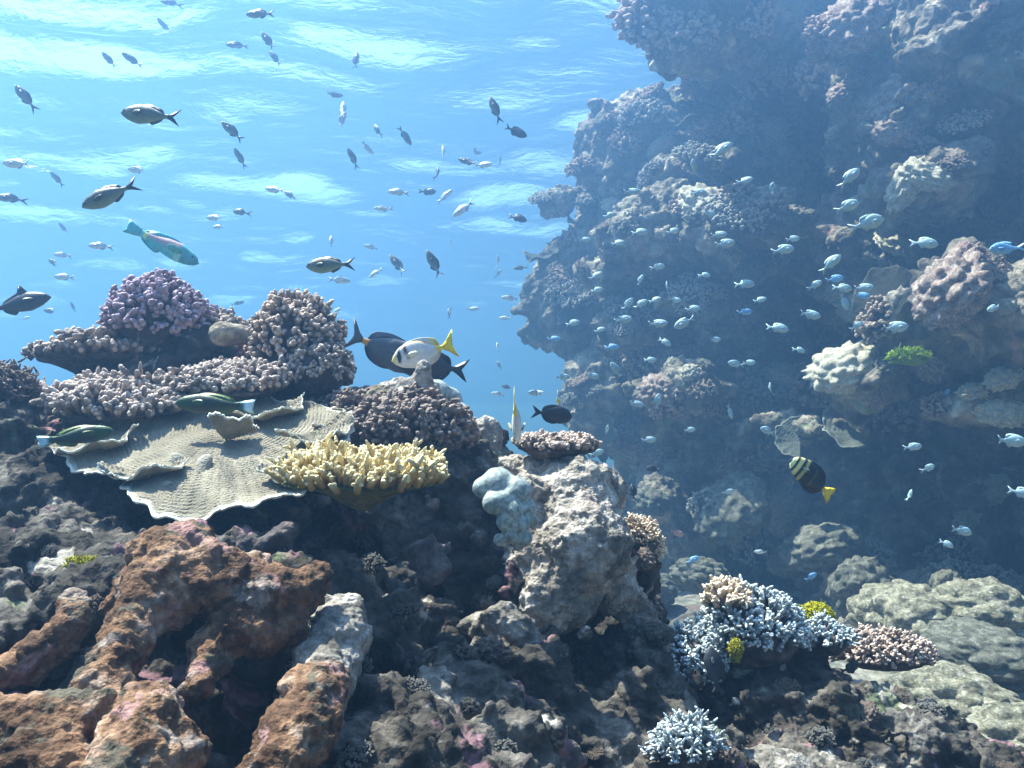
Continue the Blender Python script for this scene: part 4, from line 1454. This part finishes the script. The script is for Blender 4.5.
OVAL = [(0, .0, -.02, .01), (.06, .07, -.07, .035), (.18, .15, -.14, .065), (.35, .21, -.19, .08), (.55, .20, -.18, .07), (.75, .13, -.12, .045), (.92, .055, -.05, .02), (1, .05, -.045, .012)]
SLIM = [(0, .0, -.02, .01), (.08, .06, -.06, .035), (.2, .11, -.11, .06), (.4, .15, -.15, .07), (.6, .13, -.13, .06), (.8, .075, -.075, .035), (.94, .035, -.035, .015), (1, .032, -.032, .01)]
FORK = [(-.27, .03), (-.33, .06), (-.42, .12), (-.5, .17), (-.44, .06), (-.40, .0), (-.44, -.06), (-.5, -.17), (-.42, -.12), (-.33, -.06), (-.27, -.03)]
FORK_S = [(-.27, .026), (-.35, .055), (-.52, .15), (-.43, .04), (-.37, .0), (-.43, -.04), (-.52, -.15), (-.35, -.055), (-.27, -.026)]
DORS = [(.26, .12), (.18, .205), (.05, .235), (-.08, .225), (-.17, .19), (-.20, .12), (-.20, .02), (.0, .02), (.22, .03)]
ANAL = [(.04, -.12), (-.04, -.205), (-.14, -.19), (-.19, -.12), (-.20, -.02), (.02, -.02)]
DORS_S = [(.24, .07), (.15, .155), (.02, .175), (-.10, .145), (-.20, .10), (-.22, .02), (.0, .01), (.2, .02)]
ANAL_S = [(.02, -.08), (-.05, -.16), (-.14, -.13), (-.21, -.08), (-.22, -.01), (.02, -.01)]

K = {}
K['chromis'] = fish_kind(OVAL, lambda x, z: lerp((.52, .64, .64), (.32, .48, .52), z), FORK, DORS, ANAL, const((.42, .56, .60)), const((.38, .54, .58)))
K['bluechromis'] = fish_kind(OVAL, lambda x, z: lerp((.32, .56, .74), (.16, .38, .64), z), FORK, DORS, ANAL, const((.22, .44, .66)), const((.20, .42, .66)))
K['grey'] = fish_kind(SLIM, lambda x, z: lerp((.28, .33, .33), (.11, .135, .15), z * 1.2), FORK_S, DORS_S, ANAL_S, const((.06, .07, .09)), const((.09, .10, .12)))
K['pale'] = fish_kind(SLIM, lambda x, z: lerp((.82, .84, .82), (.42, .48, .50), z * 1.2 - .2), FORK_S, DORS_S, ANAL_S, const((.30, .34, .38)), const((.40, .44, .48)))
K['olive'] = fish_kind([(a, b * 1.12, c * 1.12, w) for a, b, c, w in SLIM], lambda x, z: lerp((.24, .32, .25), (.08, .105, .105), z * 1.3), FORK_S, DORS_S, ANAL_S,
                       const((.04, .05, .06)), const((.06, .08, .08)))
K['dark'] = fish_kind(OVAL, lambda x, z: lerp((.035, .04, .05), (.018, .02, .026), z), FORK, DORS, ANAL, const((.018, .02, .026)), const((.018, .02, .026)))
K['darkslim'] = fish_kind(SLIM, lambda x, z: lerp((.06, .065, .075), (.03, .034, .042), z), FORK_S, [(.20, .08), (.10, .25), (.05, .27), (.02, .18), (-.10, .13), (-.20, .08), (-.2, .02), (.15, .02)], ANAL_S, const((.03, .034, .042)), const((.03, .034, .042)))
SURG = [(0, -.01, -.04, .01), (.06, .075, -.095, .03), (.16, .155, -.16, .05), (.35, .205, -.205, .065), (.55, .19, -.195, .06), (.75, .12, -.13, .035), (.92, .04, -.045, .018), (1, .03, -.035, .012)]
LYRE = [(-.29, .025), (-.36, .07), (-.45, .17), (-.52, .24), (-.455, .12), (-.42, .0), (-.455, -.12), (-.52, -.24), (-.45, -.17), (-.36, -.07), (-.29, -.025)]
LDORS = [(.36, .10), (.30, .165), (.18, .212), (.0, .222), (-.14, .185), (-.22, .14), (-.25, .04), (-.2, .01), (.0, .02), (.3, .02)]
LANAL = [(.22, -.14), (.12, -.205), (.0, -.222), (-.14, -.185), (-.22, -.11), (-.25, -.04), (-.2, -.01), (.2, -.02)]
K['surgeon'] = fish_kind(SURG, lambda x, z: (.80, .38, .06) if x > .90 else ((.55, .60, .62) if z > .965 else lerp((.12, .13, .15), (.085, .095, .115), z)), LYRE, LDORS, LANAL,
                         const((.10, .12, .15)), const((.075, .085, .11)), eye=(.12, .28, .014))
K['darksurgeon'] = fish_kind(SURG, lambda x, z: lerp((.03, .03, .035), (.016, .016, .02), z), FORK, LDORS, LANAL, const((.016, .016, .02)), const((.016, .016, .02)), eye=(.12, .28, .014))


def rabbit(x, z):
    c = lerp((.72, .72, .70), (.60, .60, .60), z)
    if x < .10:
        c = lerp(c, (.80, .66, .14), .75)
    if abs(x - .15 - .05 * (z - .5)) < .035 and .2 < z < .95:
        c = (.02, .018, .015)
    if abs(x - .31 + .08 * (z - .5)) < .03 and .35 < z < .92:
        c = (.05, .04, .035)
    if z > .90 and x > .2:
        c = (.70, .42, .16)
    if x > .86:
        c = (.88, .64, .03)
    return c


RAB = [(0, .0, -.03, .012), (.06, .06, -.08, .03), (.18, .145, -.145, .05), (.38, .20, -.19, .065), (.58, .19, -.18, .06), (.78, .10, -.10, .035), (.93, .035, -.035, .016), (1, .032, -.032, .012)]
VTAIL = [(-.28, .03), (-.36, .09), (-.46, .20), (-.5, .23), (-.46, .10), (-.44, .0), (-.46, -.10), (-.5, -.20), (-.46, -.18), (-.36, -.08), (-.28, -.03)]
K['rabbit'] = fish_kind([(a, b * 1.02, c * 1.05, w) for a, b, c, w in RAB], rabbit, VTAIL, LDORS, LANAL, const((.90, .68, .02)), lambda x, z: (.90, .62, .03) if (x < -.12 and z > 0) else (.66, .60, .52), eye=(.13, .34, .018), pectint=const((.7, .68, .5)))


def parrot(x, z):
    if x > .88:
        return (.18, .62, .62) if x > .95 else (.62, .74, .30)
    c = lerp((.10, .52, .56), (.48, .32, .34), (z - .25) * 2.2)
    if x < .36:
        c = lerp((.07, .36, .44), (.12, .42, .44), z)
    if .30 < x < .40 and z < .6:
        c = (.30, .72, .66)
    return c


PAR = [(0, -.01, -.035, .012), (.05, .035, -.065, .03), (.15, .075, -.10, .05), (.35, .115, -.13, .062), (.55, .105, -.115, .055), (.75, .065, -.075, .036), (.92, .04, -.045, .02), (1, .045, -.045, .014)]
BLUNT = [(-.28, .045), (-.36, .065), (-.46, .085), (-.5, .09), (-.485, .03), (-.48, -.03), (-.5, -.09), (-.46, -.085), (-.36, -.065), (-.28, -.045)]
PDORS = [(.30, .04), (.22, .11), (.05, .135), (-.15, .105), (-.25, .06), (-.26, .0), (.0, .0), (.28, .0)]
PANAL = [(.04, -.06), (-.03, -.14), (-.18, -.105), (-.26, -.06), (-.26, -.01), (.03, -.01)]
K['parrot'] = fish_kind(PAR, parrot, BLUNT, PDORS, PANAL, const((.14, .55, .60)), const((.10, .50, .54)), eye=(.13, .3, .012), pectint=const((.10, .42, .36)))


def wrasse(x, z):
    c = lerp((.022, .04, .024), (.006, .02, .011), z)  # greens darkened so the colour itself carries the shadow on the fish
    if z > .93:
        c = (.08, .14, .02)
    if x < .30:
        c = lerp(c, (.02, .08, .015), .5)
    return c


K['wrasse'] = fish_kind(PAR, wrasse, BLUNT, PDORS, PANAL, lambda x, z: (.45, .70, .80) if x < -.36 else (.03, .10, .07), const((.05, .10, .015)), eye=(.12, .3, .011), pectint=const((.025, .06, .015)))
TANG = [(0, -.02, -.05, .012), (.05, .06, -.11, .03), (.14, .15, -.19, .05), (.35, .24, -.25, .062), (.58, .23, -.24, .055), (.8, .13, -.14, .035), (.95, .045, -.05, .018), (1, .04, -.045, .012)]


def tang(x, z):
    for c0, w, colr in ((.08, .035, (.80, .82, .40)), (.22, .05, (.82, .72, .30)), (.36, .028, (.50, .44, .16)), (.50, .012, (.12, .12, .08)), (.62, .01, (.10, .10, .07))):
        if abs(x - c0) < w:
            return colr
    if x > .95:
        return (.80, .56, .05)
    return (.022, .028, .035)


K['tang'] = fish_kind([(a, b * .86, c * .86, w) for a, b, c, w in TANG], tang, [(-.28, .04), (-.36, .10), (-.46, .16), (-.47, .06), (-.45, .0), (-.47, -.06), (-.46, -.16), (-.36, -.10), (-.28, -.04)],
                      [(.36, .06), (.30, .15), (.16, .225), (.0, .25), (-.14, .225), (-.22, .14), (-.26, .04), (-.2, .01), (.0, .02), (.3, .02)], [(.22, -.10), (.12, -.21), (.0, -.245), (-.13, -.22), (-.22, -.13), (-.26, -.04), (-.2, -.01), (.2, -.02)],
                      const((.86, .60, .05)), lambda x, z: (.45, .45, .24) if .18 < x < .24 else (.025, .03, .035), eye=(.13, .34, .014))

BIG = [  # kind, name, label, category, px, py, length px, metres, heading, yaw, roll
    ('parrot', 'parrotfish', 'blue green parrotfish with pinkish flank diving above the purple coral', 163, 244, 80, .26, -27, 5, 0, 'parrotfish'),
    ('surgeon', 'surgeonfish', 'slate grey surgeonfish with orange tail base and lyre tail over the crest', 385, 350, 80, .24, -24, 8, 0, 'grey surgeonfish'),
    ('rabbit', 'rabbitfish', 'white rabbitfish with black face bars and yellow forked tail', 424, 352, 66, .18, 195, -12, 0, 'barred rabbitfish'),
    ('darksurgeon', 'surgeonfish', 'blackish surgeonfish resting low behind the knuckled rock crest', 433, 366, 72, .21, 172, 0, 0, None),
    ('rabbit', 'rabbitfish', 'pale rabbitfish seen end on with yellow back, near the dark damselfish', 516, 420, 40, .17, -83, 58, 0, 'end on rabbitfish'),
    ('darksurgeon', 'damselfish', 'dark spiky finned damselfish hovering over the small table coral ledge', 552, 414, 42, .13, -8, 15, 0, 'dark damselfish'),
    ('wrasse', 'wrasse', 'green wrasse with pale blue tail crossing in front of the mauve shelf', 215, 404, 80, .19, 176, 0, 0, 'green wrasse'),
    ('wrasse', 'wrasse', 'thin dark wrasse with bluish tail gliding along the leaf coral shadow', 76, 436, 72, .16, 10, 10, 0, None),
    ('tang', 'sailfin_tang', 'striped black tang with yellow tail before the dark cave', 812, 478, 60, .17, 138, -8, 0, 'striped tang'),
    ('dark', 'damselfish', 'black oval damselfish upright among blue white finger corals', 714, 670, 44, .095, 97, 20, 0, 'black oval fish'),
    ('darkslim', 'damselfish', 'big dark fish with raised fin leaving at the frame edge over the dark coral', 18, 304, 66, .22, 14, 5, 0, 'dark edge fish'),
    ('olive', 'damselfish', 'large olive damselfish level in mid water highest of the three big ones', 150, 115, 62, .14, 173, 5, 0, 'highest olive damselfish'),
    ('olive', 'damselfish', 'large pale green damselfish nose down above the parrotfish', 110, 195, 58, .13, 207, -12, 0, 'nose down damselfish'),
    ('olive', 'damselfish', 'large olive damselfish with light belly level above the grey surgeonfish', 330, 265, 50, .125, 182, 5, 0, 'level olive damselfish'),
    ('dark', 'damselfish', 'small black fish hovering over the hazy channel beside the cliff', 653, 469, 14, .08, 170, 0, 0, None),
    ('dark', 'damselfish', 'small black fish hanging upright in the hazy channel', 633, 492, 16, .085, 95, 20, 0, 'upright black fish'),
    ('dark', 'damselfish', 'dim dark fish half hidden behind the pale rock hump', 588, 470, 26, .12, 10, 20, 0, None),
    ('bluechromis', 'damselfish', 'small vivid blue fish low beside the mustard algae tuft', 811, 577, 14, .06, 30, 10, 0, None),
    ('rabbit', 'rabbitfish', 'yellow tailed fish mostly hidden behind the dark damselfish', 560, 407, 24, .13, -70, 50, 0, None),
    ('dark', 'damselfish', 'dark blue fish resting under the pinkish branching coral ledge', 850, 668, 22, .06, 15, 15, 0, None),
]
for kd, nm, lab, px, py, lp, L, ang, yaw, roll, mk in BIG:
    d = FPX * L * max(math.cos(math.radians(yaw)), .35) / lp
    o = put_fish(K[kd], nm, px, py, d, L, ang, yaw, roll)
    tag(o, lab, nm.split('_')[-1])
    if mk:
        mark(px, py, mk)
mark(855, 480, 'dark cave mouth')
mark(700, 90, 'shaded upper overhang')
mark(560, 120, 'wall shoulder')
mark(400, 230, 'open blue middle')

# small fish: px, py, length px, heading, kind, yaw
SMALL_BLUE = """170 2 22 170 g 10;260 14 30 178 g 5;164 26 18 128 g 20;237 45 22 180 g 0;268 41 24 125 g 10;275 58 20 128 g 15;109 60 19 130 g 20;132 60 22 145 g 20;25 97 32 130 g 5;
232 131 29 138 g 5;240 158 22 118 g 15;18 164 32 176 p 0;57 179 18 128 g 10;138 170 24 172 p 10;10 198 28 178 g 10;63 228 12 120 g 20;215 218 20 176 p 5;218 227 14 176 p 20;240 212 18 168 g 25;
275 190 22 170 p 10;290 195 16 150 g 20;100 246 24 178 p 0;356 60 20 88 g 20;334 95 17 10 g 30;343 109 18 92 p 30;342 120 20 70 p 20;377 130 16 120 g 30;405 136 22 -55 g 10;353 158 22 118 g 10;
367 148 16 -40 p 30;495 109 28 112 g 5;516 132 24 -20 d 0;443 153 18 95 p 30;477 153 10 20 g 40;468 162 22 160 g 10;484 165 18 0 p 30;500 162 12 80 g 30;438 173 16 100 g 40;398 192 22 176 p 10;
428 192 17 0 d 10;445 196 20 40 p 10;463 209 26 218 p 5;383 209 18 178 p 20;518 218 19 -18 d 0;331 241 12 95 p 30;371 247 14 170 p 30;375 273 16 215 p 20;398 265 27 128 g 5;434 264 32 118 g 5;
450 244 10 90 p 30;498 262 14 95 p 30;499 273 10 60 p 20;520 268 14 185 g 20;510 298 17 176 p 10;449 313 10 95 g 30;473 309 14 10 p 10;450 311 8 270 p 30;505 318 12 178 p 20;497 347 10 90 p 40;
499 365 10 120 g 30;498 394 14 170 p 0;507 387 12 170 g 30;537 393 15 5 p 20;335 312 15 30 p 20;340 280 20 -5 p 20;64 277 22 177 p 0;62 255 18 176 p 0;54 263 16 150 g 10;51 311 18 172 g 10;73 307 10 100 g 30;
26 318 10 10 p 20;475 150 8 90 g 20;160 270 12 170 p 20;238 303 12 15 g 30"""
SMALL_WALL = """722 150 26 35 c 0;694 167 16 100 c 10;745 181 16 20 c 10;698 193 18 10 c 0;772 189 16 70 c 20;632 192 17 5 c 0;640 232 17 5 c 0;673 231 13 20 c 0;618 243 14 10 c 10;658 267 15 10 c 10;
850 177 26 42 c 0;848 206 26 22 c 0;868 223 36 18 c 0;719 235 17 10 c 0;725 244 22 12 c 0;793 239 15 10 c 0;783 250 24 12 c 0;831 263 25 40 c 0;709 214 15 10 c 20;925 243 28 -5 c 0;1005 249 32 180 b 0;
994 308 16 200 c 0;596 276 15 30 c 10;597 290 13 10 c 10;628 304 16 50 c 0;641 304 16 30 c 0;623 320 19 12 c 0;573 323 15 10 c 0;554 339 14 2 b 0;612 347 15 0 b 0;658 324 20 8 c 0;684 323 22 205 c 0;
693 309 16 10 c 10;665 342 14 -30 c 0;667 288 14 95 c 20;616 370 19 125 c 0;563 377 15 0 c 0;592 376 16 -10 c 0;637 404 15 -10 c 0;658 401 16 80 c 10;535 393 14 175 c 10;745 284 20 0 c 0;745 312 15 5 b 0;
778 328 23 -10 c 0;810 315 23 -5 c 0;815 285 16 30 c 10;835 279 18 12 b 0;843 288 19 -8 c 0;864 288 20 8 c 0;862 296 17 5 b 0;844 302 18 -65 c 0;857 326 15 30 c 0;736 364 17 170 c 0;749 363 14 10 c 0;
770 389 14 95 c 20;895 328 28 12 c 0;913 447 18 8 c 0;929 468 15 20 c 20;910 495 12 80 c 20;1011 441 32 -2 c 0;1022 493 26 -15 c 0;962 531 22 -12 c 0;947 544 15 -25 c 0;947 393 10 60 b 0;607 430 11 80 p 10;
649 440 15 5 c 0;730 412 15 -70 c 0;597 453 15 20 c 10;728 492 13 15 c 0;761 552 14 175 p 0;693 560 14 30 b 0;677 533 15 -20 k 0;768 431 18 160 c 10;655 300 12 20 c 20;705 275 12 0 c 20;640 280 12 60 c 20;
585 240 13 10 c 10;610 215 13 15 c 10;690 430 12 10 c 10;715 340 13 10 c 20;675 300 13 -10 c 10;600 330 12 20 c 10;760 300 13 15 c 10;800 350 13 -15 c 20;650 360 13 0 c 10"""
K['pinky'] = fish_kind(OVAL, lambda x, z: lerp((.60, .38, .34), (.45, .24, .22), z), FORK, DORS, ANAL, const((.45, .28, .26)), const((.45, .28, .26)))
KD = {'g': 'grey', 'p': 'pale', 'd': 'dark', 'c': 'chromis', 'b': 'bluechromis', 'k': 'pinky'}
DESC = {'g': 'grey damselfish', 'p': 'silvery damselfish', 'd': 'dark damselfish', 'c': 'pale cyan chromis', 'b': 'vivid blue chromis', 'k': 'pinkish fish'}
rngf = random.Random(5)
LITTLE = []
for txt, base in ((SMALL_BLUE, 'blue'), (SMALL_WALL, 'wall')):
    for row in txt.replace(chr(10), '').split(';'):
        px, py, lp, ang, kd, yaw = row.split()
        px, py, lp, ang, yaw = float(px), float(py), float(lp), float(ang), float(yaw)
        L = {'blue': .105, 'wall': .078}[base] * rngf.uniform(.9, 1.12)
        yw = yaw * rngf.choice((-1, 1)) + rngf.uniform(-6, 6)
        d = FPX * L * max(math.cos(math.radians(yw)), .4) / lp
        if base == 'blue':
            d = min(d * 1.75, 13.0)
        else:
            h_ = hit(TREE_WALL, px, py)
            if h_:
                d = min(d, h_[0].dot(CAM_F) - .35)
        L = lp * d / FPX / max(math.cos(math.radians(yw)), .4)
        name = 'chromis' if kd in 'cb' else ('reef_fish' if kd == 'k' else 'damselfish')
        o = put_fish(K[KD[kd]], name, px, py, d, L, ang, yw, rngf.uniform(-8, 8), lp >= 15, rngf.choice((0.0, .45, -.45, .8, -.8)))
        LITTLE.append((px, py, lp, ang, kd, base, o))

#@@LABELS
# ------------------------------------------------------------------ a label of its own for every small fish and scattered coral
USED = set(o['label'] for o in COL.objects if 'label' in o)


def relation(dx, dy):
    ax, ay = abs(dx), abs(dy)
    side = 'on the wall side of' if dx > 0 else 'on the open water side of'
    vert = 'above' if dy < 0 else 'below'
    if ax < .4 * ay:
        return vert
    if ay < .4 * ax:
        return side
    return vert + ' and ' + side


def describe(px, py, heads):
    near = sorted(LANDMARKS, key=lambda m_: (m_[0] - px) ** 2 + (m_[1] - py) ** 2)
    for i in range(14):
        mx, my, nm = near[i]
        dx, dy = px - mx, py - my
        dd = math.hypot(dx, dy)
        how = 'touching' if dd < 14 else relation(dx, dy)
        adv = '' if dd < 14 else ('just ' if dd < 38 else ('' if dd < 90 else 'well '))
        for hd in heads:
            lab = f'{hd} {adv}{how} the {nm}'
            lab = ' '.join(lab.split())
            if len(lab.split()) > 16:
                lab = lab.replace('on the open water side of', 'seaward of').replace('on the wall side of', 'wallward of')
            if lab not in USED and len(lab.split()) <= 16:
                USED.add(lab)
                return lab
    lab = f'{heads[-1]} by the {near[0][2]}'
    USED.add(lab)
    return lab


for px, py, lp, ang, kd, base, o in sorted(LITTLE, key=lambda r: -r[2]):
    a = ang % 360
    pose = 'nose up' if 55 < a < 125 else ('nose down' if 235 < a < 305 else ('facing away' if 125 <= a <= 235 else 'facing the wall'))
    size = 'tiny' if lp < 14 else ('small' if lp < 21 else 'largish')
    lab = describe(px, py, [f'{size} {DESC[kd]} {pose}'])
    tag(o, lab, 'fish', 'silvery and grey fish schooling in open water' if base == 'blue' else 'chromis schooling along the wall')
    if lp >= 27:
        pass

for i, (px, py, r, k, t) in enumerate(sorted(SCATTER, key=lambda r_: -r_[2])):
    size = 'small' if r < 13 else ('medium' if r < 19 else 'big')
    tag(t, describe(px, py, [f'{size} {k}']), 'coral')
for i, (px, py, r, k, t) in enumerate(SCATTER):
    t['group'] = GROUP_W if i < NW else 'little corals crusting the near mound'
